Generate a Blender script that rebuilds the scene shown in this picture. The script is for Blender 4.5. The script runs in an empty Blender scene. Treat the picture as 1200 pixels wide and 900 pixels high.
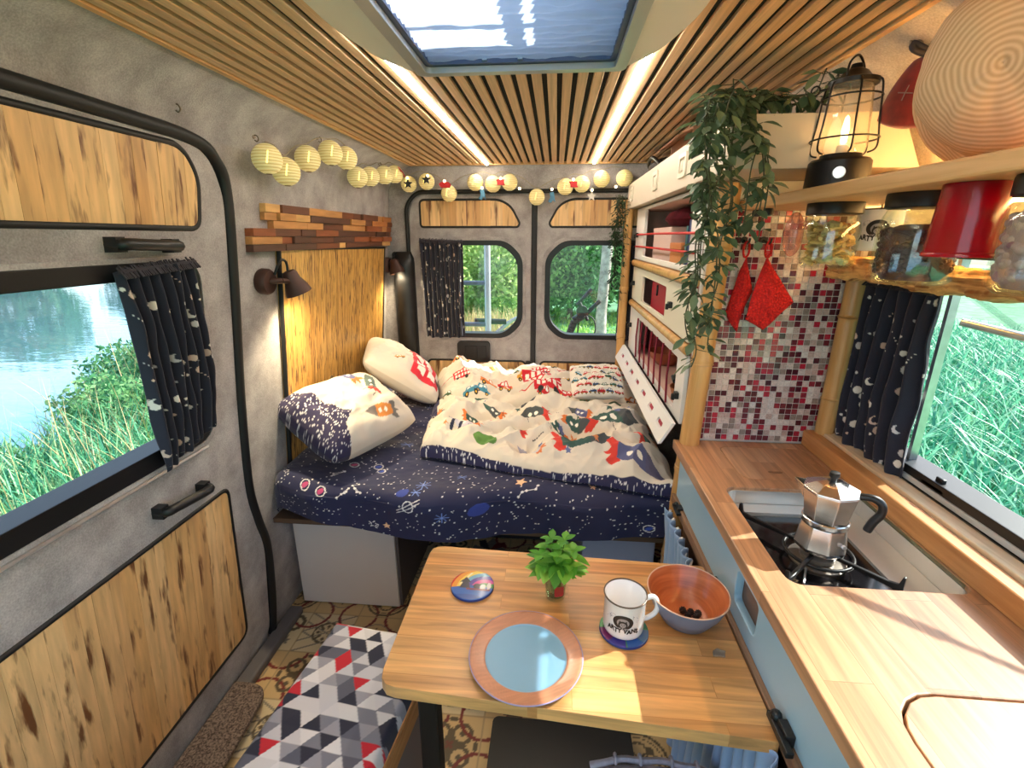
import bpy, bmesh, math, random
import numpy as np
from mathutils import Vector, Matrix
from mathutils.geometry import tessellate_polygon

S = bpy.context.scene
COL = S.collection
rnd = random.Random(7)
PI = math.pi

# ------------------------------------------------------------------ helpers
def lin(c):
    out = []
    for k in c[:3]:
        k = k / 255.0
        out.append(k / 12.92 if k <= 0.04045 else ((k + 0.055) / 1.055) ** 2.4)
    return tuple(out)

ORIGIN = {}

class MB:
    def __init__(s):
        s.v = []; s.f = []; s.m = []; s.col = None
    def add(s, vs, fs, mi=0):
        o = len(s.v)
        s.v += [tuple(p) for p in vs]
        s.f += [tuple(i + o for i in f) for f in fs]
        s.m += [mi] * len(fs)
        return s
    def box(s, x0, y0, z0, x1, y1, z1, mi=0, mat=None):
        vs = [Vector(p) for p in ((x0,y0,z0),(x1,y0,z0),(x1,y1,z0),(x0,y1,z0),(x0,y0,z1),(x1,y0,z1),(x1,y1,z1),(x0,y1,z1))]
        if mat is not None: vs = [mat @ v for v in vs]
        return s.add(vs, [(0,3,2,1),(4,5,6,7),(0,1,5,4),(1,2,6,5),(2,3,7,6),(3,0,4,7)], mi)
    def tube(s, pts, r, n=8, closed=False, mi=0):
        pts = [Vector(p) for p in pts]
        k = len(pts)
        rs = r if isinstance(r, (list, tuple)) else [r] * k
        up = None
        rings = []
        for i, p in enumerate(pts):
            if closed: t = pts[(i + 1) % k] - pts[i - 1]
            else: t = pts[min(i + 1, k - 1)] - pts[max(i - 1, 0)]
            t.normalize()
            if up is None:
                up = t.orthogonal().normalized()
            else:
                up = up - t * up.dot(t)
                if up.length < 1e-6: up = t.orthogonal()
                up.normalize()
            b = t.cross(up)
            rings.append([p + (up * math.cos(a) + b * math.sin(a)) * rs[i] for a in (2 * PI * j / n for j in range(n))])
        vs = [q for rg in rings for q in rg]
        fs = []
        for i in range(k if closed else k - 1):
            i2 = (i + 1) % k
            for j in range(n):
                j2 = (j + 1) % n
                fs.append((i * n + j, i * n + j2, i2 * n + j2, i2 * n + j))
        if not closed:
            fs.append(tuple(range(n - 1, -1, -1)))
            fs.append(tuple((k - 1) * n + j for j in range(n)))
        return s.add(vs, fs, mi)
    def lathe(s, prof, c=(0, 0, 0), n=32, mi=0, mat=None, wob=0):
        vs = []; fs = []
        k = len(prof)
        for (r, z) in prof:
            for j in range(n):
                a = 2 * PI * j / n
                v = Vector((r * math.cos(a), r * math.sin(a), z))
                if mat is not None: v = mat @ v
                vs.append((v.x + c[0], v.y + c[1], v.z + c[2]))
        for i in range(k - 1):
            for j in range(n):
                j2 = (j + 1) % n
                fs.append((i * n + j, i * n + j2, (i + 1) * n + j2, (i + 1) * n + j))
        return s.add(vs, fs, mi)
    def prism(s, loops, d0, d1, fn, mi=0):
        """2-D outline (with holes) pushed from depth d0 to d1; fn(a,b,d) -> xyz"""
        if loops and not isinstance(loops[0][0], (tuple, list)): loops = [loops]
        flat = [p for lp in loops for p in lp]
        tris = tessellate_polygon([[Vector((p[0], p[1], 0)) for p in lp] for lp in loops])
        n = len(flat)
        vs = [fn(p[0], p[1], d0) for p in flat] + [fn(p[0], p[1], d1) for p in flat]
        fs = [tuple(t) for t in tris] + [tuple(i + n for i in reversed(t)) for t in tris]
        o = 0
        for lp in loops:
            k = len(lp)
            for i in range(k):
                j = (i + 1) % k
                fs.append((o + i, o + j, o + j + n, o + i + n))
            o += k
        return s.add(vs, fs, mi)
    def grid(s, P, mi=0, cu=False, cv=False):
        nu, nv = P.shape[:2]
        vs = P.reshape(-1, 3).tolist()
        fs = []
        for i in range(nu if cu else nu - 1):
            i2 = (i + 1) % nu
            for j in range(nv if cv else nv - 1):
                j2 = (j + 1) % nv
                fs.append((i * nv + j, i2 * nv + j, i2 * nv + j2, i * nv + j2))
        return s.add(vs, fs, mi)
    def sphere(s, c, r, mi=0, n=12, sc=(1, 1, 1), mat=None):
        prof = [(max(1e-5, math.sin(PI * i / n)) , -math.cos(PI * i / n)) for i in range(n + 1)]
        M_ = Matrix.Diagonal((r * sc[0], r * sc[1], r * sc[2])).to_3x3()
        if mat is not None: M_ = mat @ M_
        return s.lathe(prof, c, max(8, int(n * 1.4)), mi, M_)
    def build(s, name, mats, parent=None, smooth=None, bevel=0, col=None, merge=True, solid=0, sub=0, norm=True):
        me = bpy.data.meshes.new(name)
        if parent is not None: o0 = ORIGIN[parent.name]
        else:
            A = np.array(s.v)
            lo, hi = A.min(0), A.max(0)
            o0 = Vector(((lo[0] + hi[0]) / 2, (lo[1] + hi[1]) / 2, lo[2]))
        A = np.array(s.v, dtype=float) - np.array(o0)
        me.from_pydata(A.tolist(), [], s.f)
        if not isinstance(mats, (list, tuple)): mats = [mats]
        for m_ in mats: me.materials.append(m_)
        if len(mats) > 1: me.polygons.foreach_set('material_index', s.m)
        if col is None: col = s.col
        if col is not None:
            at = me.color_attributes.new('Col', 'FLOAT_COLOR', 'POINT')
            c4 = np.ones((len(s.v), 4), dtype=np.float32); c4[:, :3] = col
            at.data.foreach_set('color', c4.ravel())
            merge = False
        if merge or norm or smooth:
            bm = bmesh.new(); bm.from_mesh(me)
            if merge:
                bmesh.ops.remove_doubles(bm, verts=bm.verts, dist=1e-6)
                bmesh.ops.dissolve_degenerate(bm, edges=bm.edges, dist=1e-7)
            if norm: bmesh.ops.recalc_face_normals(bm, faces=bm.faces)
            if smooth:
                for f in bm.faces: f.smooth = True
                ang = math.radians(smooth)
                for e in bm.edges:
                    if len(e.link_faces) == 2 and e.calc_face_angle(0) > ang: e.smooth = False
            bm.to_mesh(me); bm.free()
        me.update()
        ob = bpy.data.objects.new(name, me); COL.objects.link(ob)
        if parent is not None: ob.parent = parent
        else: ob.location = o0
        ORIGIN[ob.name] = o0
        if solid:
            md = ob.modifiers.new('solid', 'SOLIDIFY'); md.thickness = solid; md.offset = 0
        if bevel:
            md = ob.modifiers.new('bevel', 'BEVEL'); md.width = bevel; md.segments = 2
            md.limit_method = 'ANGLE'; md.angle_limit = math.radians(40)
        if sub:
            md = ob.modifiers.new('sub', 'SUBSURF'); md.levels = sub; md.render_levels = sub
        return ob

def tag(o, label=None, cat=None, group=None, kind=None):
    if label: o['label'] = label
    if cat: o['category'] = cat
    if group: o['group'] = group
    if kind: o['kind'] = kind
    return o

def thing(name, label, cat, loc=(0, 0, 0), group=None, kind=None):
    o = bpy.data.objects.new(name, None); COL.objects.link(o)
    o.empty_display_size = 0.05
    o.location = loc; ORIGIN[o.name] = Vector(loc)
    return tag(o, label, cat, group, kind)

def dup(root, loc, rotz=None, label=None, scale=None):
    def cp(o, par):
        c = o.copy(); COL.objects.link(c)
        if par is not None: c.parent = par
        for ch in list(o.children): cp(ch, c)
        return c
    r = cp(root, None)
    r.location = loc
    if rotz is not None: r.rotation_euler = (0, 0, rotz)
    if scale: r.scale = (scale,) * 3
    if label: r['label'] = label
    return r

def struct(o): o['kind'] = 'structure'; return o

def rrect(a0, b0, a1, b1, r=0.02, n=5):
    if not isinstance(r, (list, tuple)): r = [r] * 4
    pts = []
    for (ca, cb, st, rr) in ((a1 - r[0], b1 - r[0], 0, r[0]), (a0 + r[1], b1 - r[1], 90, r[1]), (a0 + r[2], b0 + r[2], 180, r[2]), (a1 - r[3], b0 + r[3], 270, r[3])):
        if rr < 1e-6: pts.append((ca, cb)); continue
        for i in range(n + 1):
            t = math.radians(st + 90 * i / n)
            pts.append((ca + rr * math.cos(t), cb + rr * math.sin(t)))
    return pts

def rpoly(pts, r, n=4):
    out = []; k = len(pts)
    rs = r if isinstance(r, (list, tuple)) else [r] * k
    for i in range(k):
        p = Vector(pts[i]); a = Vector(pts[i - 1]); b = Vector(pts[(i + 1) % k])
        u = (a - p); w = (b - p); lu, lw = u.length, w.length
        u.normalize(); w.normalize()
        d = min(rs[i], lu * .45, lw * .45)
        if d < 1e-5: out.append(tuple(p)); continue
        p0 = p + u * d; p1 = p + w * d
        for j in range(n + 1):
            t = j / n
            q = p0 * (1 - t) ** 2 + p * 2 * t * (1 - t) + p1 * t * t
            out.append((q.x, q.y))
    return out

def clip(poly, axis, lo, hi):
    for sgn, lim in ((1, lo), (-1, hi)):
        out = []
        for i in range(len(poly)):
            a, b = poly[i - 1], poly[i]
            ia, ib = sgn * (a[axis] - lim) >= 0, sgn * (b[axis] - lim) >= 0
            if ia != ib:
                t = (lim - a[axis]) / (b[axis] - a[axis])
                out.append((a[0] + t * (b[0] - a[0]), a[1] + t * (b[1] - a[1])))
            if ib: out.append(b)
        poly = out
        if len(poly) < 3: return []
    return poly

def spline(pts, n=8, closed=False):
    P = [Vector(p) for p in pts]; out = []; k = len(P)
    rng = range(k if closed else k - 1)
    for i in rng:
        if closed: p0, p1, p2, p3 = P[i - 1], P[i], P[(i + 1) % k], P[(i + 2) % k]
        else: p0, p1, p2, p3 = P[max(i - 1, 0)], P[i], P[i + 1], P[min(i + 2, k - 1)]
        for j in range(n):
            t = j / n
            out.append(0.5 * ((2 * p1) + (p2 - p0) * t + (2 * p0 - 5 * p1 + 4 * p2 - p3) * t * t + (3 * p1 - p0 - 3 * p2 + p3) * t ** 3))
    if not closed: out.append(P[-1])
    return out

def vnoise(x, y, seed=0):
    R = np.random.RandomState(seed).rand(256, 256)
    x = np.asarray(x, float) + 1000; y = np.asarray(y, float) + 1000
    xi = np.floor(x).astype(int); yi = np.floor(y).astype(int)
    fx = x - xi; fy = y - yi
    fx = fx * fx * (3 - 2 * fx); fy = fy * fy * (3 - 2 * fy)
    g = lambda a, b: R[a % 256, b % 256]
    return (g(xi, yi) * (1 - fx) * (1 - fy) + g(xi + 1, yi) * fx * (1 - fy) + g(xi, yi + 1) * (1 - fx) * fy + g(xi + 1, yi + 1) * fx * fy) * 2 - 1

def fbm(x, y, seed=0, o=4):
    t = 0; a = 1; f = 1; w = 0
    for i in range(o):
        t = t + a * vnoise(x * f, y * f, seed + i); w += a; a *= .5; f *= 2.03
    return t / w

class Paint:
    """flat printed pattern, one colour per vertex of a fine grid"""
    def __init__(s, x, y, base):
        s.x = np.asarray(x).ravel(); s.y = np.asarray(y).ravel()
        s.C = np.empty((len(s.x), 3)); s.C[:] = lin(base)
    def put(s, mk, c): s.C[mk] = lin(c)
    def disc(s, cx, cy, r, c, ry=None, ang=0):
        dx, dy = s.x - cx, s.y - cy
        if ry is None: s.put(dx * dx + dy * dy < r * r, c)
        else:
            ca, sa = math.cos(ang), math.sin(ang)
            u, v = dx * ca + dy * sa, -dx * sa + dy * ca
            s.put((u / r) ** 2 + (v / ry) ** 2 < 1, c)
    def ring(s, cx, cy, r, w, c):
        d = np.hypot(s.x - cx, s.y - cy); s.put(abs(d - r) < w / 2, c)
    def seg(s, a, b, w, c):
        dx, dy = b[0] - a[0], b[1] - a[1]; L = dx * dx + dy * dy + 1e-12
        t = np.clip(((s.x - a[0]) * dx + (s.y - a[1]) * dy) / L, 0, 1)
        s.put(np.hypot(s.x - a[0] - t * dx, s.y - a[1] - t * dy) < w / 2, c)
    def poly(s, pts, c):
        xs = [p[0] for p in pts]; ys = [p[1] for p in pts]
        idx = np.where((s.x >= min(xs)) & (s.x <= max(xs)) & (s.y >= min(ys)) & (s.y <= max(ys)))[0]
        if not len(idx): return
        X, Y = s.x[idx], s.y[idx]; ins = np.zeros(len(idx), bool)
        for i in range(len(pts)):
            (x0, y0), (x1, y1) = pts[i - 1], pts[i]
            if y0 == y1: continue
            cr = ((y0 > Y) != (y1 > Y)) & (X < (x1 - x0) * (Y - y0) / (y1 - y0) + x0)
            ins ^= cr
        s.C[idx[ins]] = lin(c)
    def star(s, cx, cy, r, c, ang=0, n=5, inner=.45):
        s.poly([(cx + (r if i % 2 == 0 else r * inner) * math.cos(ang + PI * i / n), cy + (r if i % 2 == 0 else r * inner) * math.sin(ang + PI * i / n)) for i in range(2 * n)], c)
    def tf(s, cx, cy, k, ang):
        ca, sa = math.cos(ang), math.sin(ang)
        return lambda pts: [(cx + k * (p[0] * ca - p[1] * sa), cy + k * (p[0] * sa + p[1] * ca)) for p in pts]
    def rocket(s, cx, cy, k, ang, body, nose, fin, win=(240, 236, 225)):
        T = s.tf(cx, cy, k, ang)
        s.poly(T([(-.5, -.3), (-.75, -.42), (-.95, -.35), (-.8, -.1), (-1.05, -.02), (-.8, .1), (-.95, .35), (-.75, .42), (-.5, .3)]), fin)
        s.poly(T([(-.6, -.2), (-.2, -.32), (.3, -.3), (.3, .3), (-.2, .32), (-.6, .2)]), body)
        s.poly(T([(.3, -.3), (.65, -.2), (1.0, 0), (.65, .2), (.3, .3)]), nose)
        for u in (-.22, .1):
            p = T([(u, 0)])[0]; s.disc(p[0], p[1], k * .1, win)
    def car(s, cx, cy, k, ang, body, win=(240, 240, 235)):
        T = s.tf(cx, cy, k, ang)
        s.poly(T([(-1, -.3), (1, -.3), (1, .1), (.6, .15), (.35, .55), (-.45, .55), (-.7, .15), (-1, .1)]), body)
        s.poly(T([(-.5, .15), (-.05, .15), (-.05, .45), (-.35, .45)]), win)
        s.poly(T([(.08, .15), (.45, .15), (.28, .45), (.08, .45)]), win)
        for u in (-.55, .55):
            p = T([(u, -.32)])[0]; s.disc(p[0], p[1], k * .24, (30, 30, 34)); s.disc(p[0], p[1], k * .1, (230, 180, 60))
    def bus(s, cx, cy, k, ang, body=(200, 30, 45)):
        T = s.tf(cx, cy, k, ang)
        s.poly(T([(-1, -.6), (1, -.6), (1, .65), (-1, .65)]), body)
        for row in (.12, -.38):
            for u in (-.8, -.42, -.04, .34, .7):
                s.poly(T([(u, row), (u + .24, row), (u + .28, row + .34), (u + .04, row + .34)]), (238, 232, 222))
        for u in (-.55, .55):
            p = T([(u, -.62)])[0]; s.disc(p[0], p[1], k * .2, (35, 35, 38))

# ------------------------------------------------------------------ materials
def nmat(name):
    m = bpy.data.materials.new(name); m.use_nodes = True
    nt = m.node_tree; b = nt.nodes['Principled BSDF']
    return m, nt, b
def L(nt, a, b): nt.links.new(a, b)
def nd(nt, t, **kw):
    n = nt.nodes.new(t)
    for k, v in kw.items():
        if k.startswith('i_'):
            key = k[2:]; key = int(key) if key.isdigit() else key.replace('_', ' ')
            n.inputs[key].default_value = v
        else: setattr(n, k, v)
    return n
def ramp(nt, stops, interp='LINEAR'):
    r = nt.nodes.new('ShaderNodeValToRGB'); cr = r.color_ramp; cr.interpolation = interp
    while len(cr.elements) > 1: cr.elements.remove(cr.elements[-1])
    cr.elements[0].position = stops[0][0]; cr.elements[0].color = (*lin(stops[0][1]), 1)
    for p, c in stops[1:]:
        e = cr.elements.new(p); e.color = (*lin(c), 1)
    return r
def coords(nt, scale=(1, 1, 1), rot=(0, 0, 0)):
    tc = nd(nt, 'ShaderNodeTexCoord'); mp = nd(nt, 'ShaderNodeMapping')
    mp.inputs['Scale'].default_value = scale; mp.inputs['Rotation'].default_value = rot
    L(nt, tc.outputs['Object'], mp.inputs['Vector']); return mp.outputs[0]
def addbump(nt, b, src, st=.3, dist=.002):
    bp = nd(nt, 'ShaderNodeBump'); bp.inputs['Strength'].default_value = st; bp.inputs['Distance'].default_value = dist
    L(nt, src, bp.inputs['Height']); L(nt, bp.outputs[0], b.inputs['Normal'])

def plain(name, c, rough=.5, metal=0, emit=None, es=0, noise=0, nscale=8, bump=0, bscale=200, sheen=0, coat=0):
    m, nt, b = nmat(name)
    b.inputs['Base Color'].default_value = (*lin(c), 1); b.inputs['Roughness'].default_value = rough
    b.inputs['Metallic'].default_value = metal
    if coat: b.inputs['Coat Weight'].default_value = coat; b.inputs['Coat Roughness'].default_value = .1
    if sheen: b.inputs['Sheen Weight'].default_value = sheen
    if emit: b.inputs['Emission Color'].default_value = (*lin(emit), 1); b.inputs['Emission Strength'].default_value = es
    if noise:
        n = nd(nt, 'ShaderNodeTexNoise', i_Scale=nscale, i_Detail=6.0); L(nt, coords(nt), n.inputs['Vector'])
        d = tuple(max(0, k * (1 - noise)) for k in c); u = tuple(min(255, k * (1 + noise)) for k in c)
        r = ramp(nt, [(.3, d), (.7, u)]); L(nt, n.outputs['Fac'], r.inputs[0]); L(nt, r.outputs[0], b.inputs['Base Color'])
    if bump:
        n2 = nd(nt, 'ShaderNodeTexNoise', i_Scale=bscale, i_Detail=3.0); L(nt, coords(nt), n2.inputs['Vector'])
        addbump(nt, b, n2.outputs['Fac'], bump)
    return m

def vcol(name, rough=.8, bump=0, bscale=900, sheen=0, coat=0):
    m, nt, b = nmat(name)
    a = nd(nt, 'ShaderNodeAttribute', attribute_name='Col')
    L(nt, a.outputs['Color'], b.inputs['Base Color']); b.inputs['Roughness'].default_value = rough
    if sheen: b.inputs['Sheen Weight'].default_value = sheen
    if coat: b.inputs['Coat Weight'].default_value = coat; b.inputs['Coat Roughness'].default_value = .08
    if bump:
        n2 = nd(nt, 'ShaderNodeTexNoise', i_Scale=bscale, i_Detail=2.0); L(nt, coords(nt), n2.inputs['Vector'])
        addbump(nt, b, n2.outputs['Fac'], bump, .001)
    return m

def island(name, stops, rough=.5, grain=None, dark=None, interp='LINEAR', bump=0, coat=0, trans=0):
    """colour chosen per separate strip, plank, tile or leaf; grain = stretched noise scale; dark = (scale, lo, hi, colour) stains"""
    m, nt, b = nmat(name)
    g = nd(nt, 'ShaderNodeNewGeometry'); r = ramp(nt, stops, interp)
    L(nt, g.outputs['Random Per Island'], r.inputs[0]); out = r.outputs[0]
    b.inputs['Roughness'].default_value = rough
    if coat: b.inputs['Coat Weight'].default_value = coat; b.inputs['Coat Roughness'].default_value = .1
    if grain:
        n = nd(nt, 'ShaderNodeTexNoise', i_Scale=1.0, i_Detail=5.0, noise_dimensions='4D'); L(nt, coords(nt, grain), n.inputs['Vector'])
        mlt = nd(nt, 'ShaderNodeMath', operation='MULTIPLY'); mlt.inputs[1].default_value = 40; L(nt, g.outputs['Random Per Island'], mlt.inputs[0]); L(nt, mlt.outputs[0], n.inputs['W'])
        mr = nd(nt, 'ShaderNodeMapRange'); mr.inputs['From Min'].default_value = .3; mr.inputs['From Max'].default_value = .7; mr.inputs['To Min'].default_value = .72; mr.inputs['To Max'].default_value = 1.12
        L(nt, n.outputs['Fac'], mr.inputs['Value'])
        mx = nd(nt, 'ShaderNodeMix', data_type='RGBA', blend_type='MULTIPLY'); mx.inputs['Factor'].default_value = 1
        L(nt, out, mx.inputs['A']); L(nt, mr.outputs[0], mx.inputs['B']); out = mx.outputs['Result']
        if bump: addbump(nt, b, n.outputs['Fac'], bump)
    if dark:
        n = nd(nt, 'ShaderNodeTexNoise', i_Scale=1.0, i_Detail=4.0, noise_dimensions='4D'); L(nt, coords(nt, dark[0]), n.inputs['Vector'])
        ml = nd(nt, 'ShaderNodeMath', operation='MULTIPLY'); ml.inputs[1].default_value = 97; L(nt, g.outputs['Random Per Island'], ml.inputs[0]); L(nt, ml.outputs[0], n.inputs['W'])
        mr = nd(nt, 'ShaderNodeMapRange'); mr.inputs['From Min'].default_value = dark[1]; mr.inputs['From Max'].default_value = dark[2]
        L(nt, n.outputs['Fac'], mr.inputs['Value'])
        mx = nd(nt, 'ShaderNodeMix', data_type='RGBA'); mx.inputs['B'].default_value = (*lin(dark[3]), 1)
        L(nt, mr.outputs[0], mx.inputs['Factor']); L(nt, out, mx.inputs['A']); out = mx.outputs['Result']
    L(nt, out, b.inputs['Base Color'])
    if trans:
        t = nd(nt, 'ShaderNodeBsdfTranslucent'); L(nt, out, t.inputs['Color'])
        ms = nd(nt, 'ShaderNodeMixShader'); ms.inputs[0].default_value = trans
        L(nt, b.outputs[0], ms.inputs[1]); L(nt, t.outputs[0], ms.inputs[2]); L(nt, ms.outputs[0], nt.nodes['Material Output'].inputs['Surface'])
    return m

def staves(name, c1, c2, c3, rot=0, w=.045, ln=.35, rough=.35, g=60, coat=.2):
    """glued-up hardwood staves running along local x (rot turns them)"""
    m, nt, b = nmat(name)
    v = coords(nt, (1, 1, 1), (0, 0, rot))
    br = nd(nt, 'ShaderNodeTexBrick', offset=.37, squash=1.0)
    br.inputs['Color1'].default_value = (*lin(c1), 1); br.inputs['Color2'].default_value = (*lin(c2), 1)
    br.inputs['Mortar'].default_value = (*lin(c3), 1); br.inputs['Scale'].default_value = 1; br.inputs['Mortar Size'].default_value = .0006
    br.inputs['Brick Width'].default_value = ln; br.inputs['Row Height'].default_value = w; br.inputs['Bias'].default_value = -.1
    L(nt, v, br.inputs['Vector'])
    mp = nd(nt, 'ShaderNodeMapping'); mp.inputs['Scale'].default_value = (4, g, g); L(nt, v, mp.inputs['Vector'])
    ad = nd(nt, 'ShaderNodeVectorMath', operation='ADD'); sc = nd(nt, 'ShaderNodeVectorMath', operation='SCALE'); sc.inputs['Scale'].default_value = 60
    L(nt, br.outputs['Color'], sc.inputs[0]); L(nt, mp.outputs[0], ad.inputs[0]); L(nt, sc.outputs[0], ad.inputs[1])
    n = nd(nt, 'ShaderNodeTexNoise', i_Scale=1.0, i_Detail=6.0, i_Distortion=.6); L(nt, ad.outputs[0], n.inputs['Vector'])
    mr = nd(nt, 'ShaderNodeMapRange'); mr.inputs['From Min'].default_value = .3; mr.inputs['From Max'].default_value = .68; mr.inputs['To Min'].default_value = .58; mr.inputs['To Max'].default_value = 1.12
    L(nt, n.outputs['Fac'], mr.inputs['Value'])
    mx = nd(nt, 'ShaderNodeMix', data_type='RGBA', blend_type='MULTIPLY'); mx.inputs['Factor'].default_value = 1
    L(nt, br.outputs['Color'], mx.inputs['A']); L(nt, mr.outputs[0], mx.inputs['B']); L(nt, mx.outputs['Result'], b.inputs['Base Color'])
    b.inputs['Roughness'].default_value = rough
    b.inputs['Coat Weight'].default_value = coat; b.inputs['Coat Roughness'].default_value = .25
    addbump(nt, b, n.outputs['Fac'], .12, .001)
    return m

def grainwood(name, c1, c2, scale=(3, 60, 60), rough=.5, bump=.15, coat=0):
    m, nt, b = nmat(name)
    n = nd(nt, 'ShaderNodeTexNoise', i_Scale=1.0, i_Detail=6.0, i_Distortion=.8); L(nt, coords(nt, scale), n.inputs['Vector'])
    r = ramp(nt, [(.32, c1), (.66, c2)]); L(nt, n.outputs['Fac'], r.inputs[0]); L(nt, r.outputs[0], b.inputs['Base Color'])
    b.inputs['Roughness'].default_value = rough
    if coat: b.inputs['Coat Weight'].default_value = coat
    addbump(nt, b, n.outputs['Fac'], bump, .002)
    return m

def glassy(name, tint=(255, 255, 255), gl=.12, rough=.02, opac=0.0, ocol=None):
    """thin clear sheet: lets light straight through, reflects at grazing angles"""
    m = bpy.data.materials.new(name); m.use_nodes = True; nt = m.node_tree; nt.nodes.clear()
    o = nd(nt, 'ShaderNodeOutputMaterial'); t = nd(nt, 'ShaderNodeBsdfTransparent'); t.inputs[0].default_value = (*lin(tint), 1)
    g = nd(nt, 'ShaderNodeBsdfGlossy'); g.inputs['Roughness'].default_value = rough
    lw = nd(nt, 'ShaderNodeLayerWeight', i_Blend=.25); ml = nd(nt, 'ShaderNodeMath', operation='MULTIPLY_ADD'); ml.inputs[1].default_value = .24; ml.inputs[2].default_value = gl * .3
    ml.use_clamp = True
    ge = nd(nt, 'ShaderNodeNewGeometry'); fb = nd(nt, 'ShaderNodeMath', operation='SUBTRACT'); fb.inputs[0].default_value = 1; L(nt, ge.outputs['Backfacing'], fb.inputs[1])
    fm = nd(nt, 'ShaderNodeMath', operation='MULTIPLY'); L(nt, lw.outputs['Fresnel'], fm.inputs[0]); L(nt, fb.outputs[0], fm.inputs[1]); L(nt, fm.outputs[0], ml.inputs[0])
    mx = nd(nt, 'ShaderNodeMixShader'); L(nt, ml.outputs[0], mx.inputs[0]); L(nt, t.outputs[0], mx.inputs[1]); L(nt, g.outputs[0], mx.inputs[2])
    out = mx.outputs[0]
    if opac:
        d = nd(nt, 'ShaderNodeBsdfPrincipled'); d.inputs['Base Color'].default_value = (*lin(ocol), 1); d.inputs['Roughness'].default_value = .3
        m2 = nd(nt, 'ShaderNodeMixShader'); m2.inputs[0].default_value = opac; L(nt, out, m2.inputs[1]); L(nt, d.outputs[0], m2.inputs[2]); out = m2.outputs[0]
    L(nt, out, o.inputs['Surface'])
    return m

def glow(name, c, st):
    m = bpy.data.materials.new(name); m.use_nodes = True; nt = m.node_tree; nt.nodes.clear()
    o = nd(nt, 'ShaderNodeOutputMaterial'); e = nd(nt, 'ShaderNodeEmission'); e.inputs[0].default_value = (*lin(c), 1); e.inputs[1].default_value = st
    L(nt, e.outputs[0], o.inputs['Surface']); return m

def felt(name, d, u):
    m, nt, b = nmat(name)
    v = coords(nt)
    n = nd(nt, 'ShaderNodeTexNoise', i_Scale=9.0, i_Detail=8.0, i_Roughness=.62); L(nt, v, n.inputs['Vector'])
    r = ramp(nt, [(.34, d), (.66, u)]); L(nt, n.outputs['Fac'], r.inputs[0])
    n2 = nd(nt, 'ShaderNodeTexNoise', i_Scale=260.0, i_Detail=3.0); L(nt, v, n2.inputs['Vector'])
    mr = nd(nt, 'ShaderNodeMapRange'); mr.inputs['From Min'].default_value = .3; mr.inputs['From Max'].default_value = .7; mr.inputs['To Min'].default_value = .8; mr.inputs['To Max'].default_value = 1.15
    L(nt, n2.outputs['Fac'], mr.inputs['Value'])
    mx = nd(nt, 'ShaderNodeMix', data_type='RGBA', blend_type='MULTIPLY'); mx.inputs['Factor'].default_value = 1
    L(nt, r.outputs[0], mx.inputs['A']); L(nt, mr.outputs[0], mx.inputs['B']); L(nt, mx.outputs['Result'], b.inputs['Base Color'])
    b.inputs['Roughness'].default_value = .95; b.inputs['Sheen Weight'].default_value = .25
    addbump(nt, b, n2.outputs['Fac'], .5, .002)
    return m

FELT = felt('grey_felt_lining', (136, 131, 131), (176, 172, 172))
BLACK = plain('black_plastic', (18, 18, 20), .4)
RUBBER = plain('black_rubber', (14, 14, 16), .55)
BLACKMET = plain('black_metal', (22, 21, 22), .38, .3)
WHITEP = plain('white_board', (232, 230, 226), .45)
CREAM = plain('cream_board', (226, 222, 204), .5)
GREYP = plain('pale_grey_board', (190, 184, 184), .5)
STEEL = plain('brushed_steel', (205, 205, 205), .28, 1, noise=.06, nscale=30)
ALU = plain('polished_aluminium', (214, 212, 212), .2, 1, noise=.06, nscale=14)
BAMBOO_P = island('bamboo_plank', [(0, (218, 172, 112)), (.5, (236, 198, 142)), (1, (204, 156, 100))], .45, (60, 60, 3), ((44, 44, 5.5), .56, .66, (112, 70, 40)), coat=.15)
BAMBOO_H = island('crushed_bamboo', [(0, (206, 154, 78)), (.5, (222, 174, 94)), (1, (188, 136, 64))], .45, (140, 140, 4), ((120, 120, 8), .54, .62, (96, 58, 24)), coat=.15)
BAMBOO = grainwood('bamboo_cane', (184, 134, 74), (212, 166, 102), (40, 40, 3), .4, .05, .2)
OAKSLAT = island('oak_slat', [(0, (216, 176, 134)), (.5, (226, 188, 146)), (1, (206, 166, 124))], .5, (160, 4, 160))
TABLEW = staves('oak_tabletop', (202, 142, 82), (228, 178, 114), (196, 136, 78), 0, .046, .42)
COUNTERW = staves('oak_worktop', (178, 128, 90), (200, 156, 118), (156, 112, 80), PI / 2, .07, .5)
RAILW = grainwood('oak_rail', (176, 116, 64), (206, 148, 92), (60, 4, 60), .4)
SHELFW = grainwood('pale_oak_shelf', (206, 158, 100), (226, 182, 126), (60, 4, 60), .45)
GLASS = glassy('window_glass')
JARGLASS = glassy('jar_glass', (246, 252, 250), .25)
# ------------------------------------------------------------------ the van's shell
YR = 2.80                                  # inner face of the rear doors
def LW(y, z, d): return (-1.12 + .1 * z - d, y, z)       # left wall, leans inwards
def RW(x, z, d): return (x, YR + d, z)
RX = .88
def RR(y, z, d): return (RX + d, y, z)
ZC = 1.93

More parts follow.
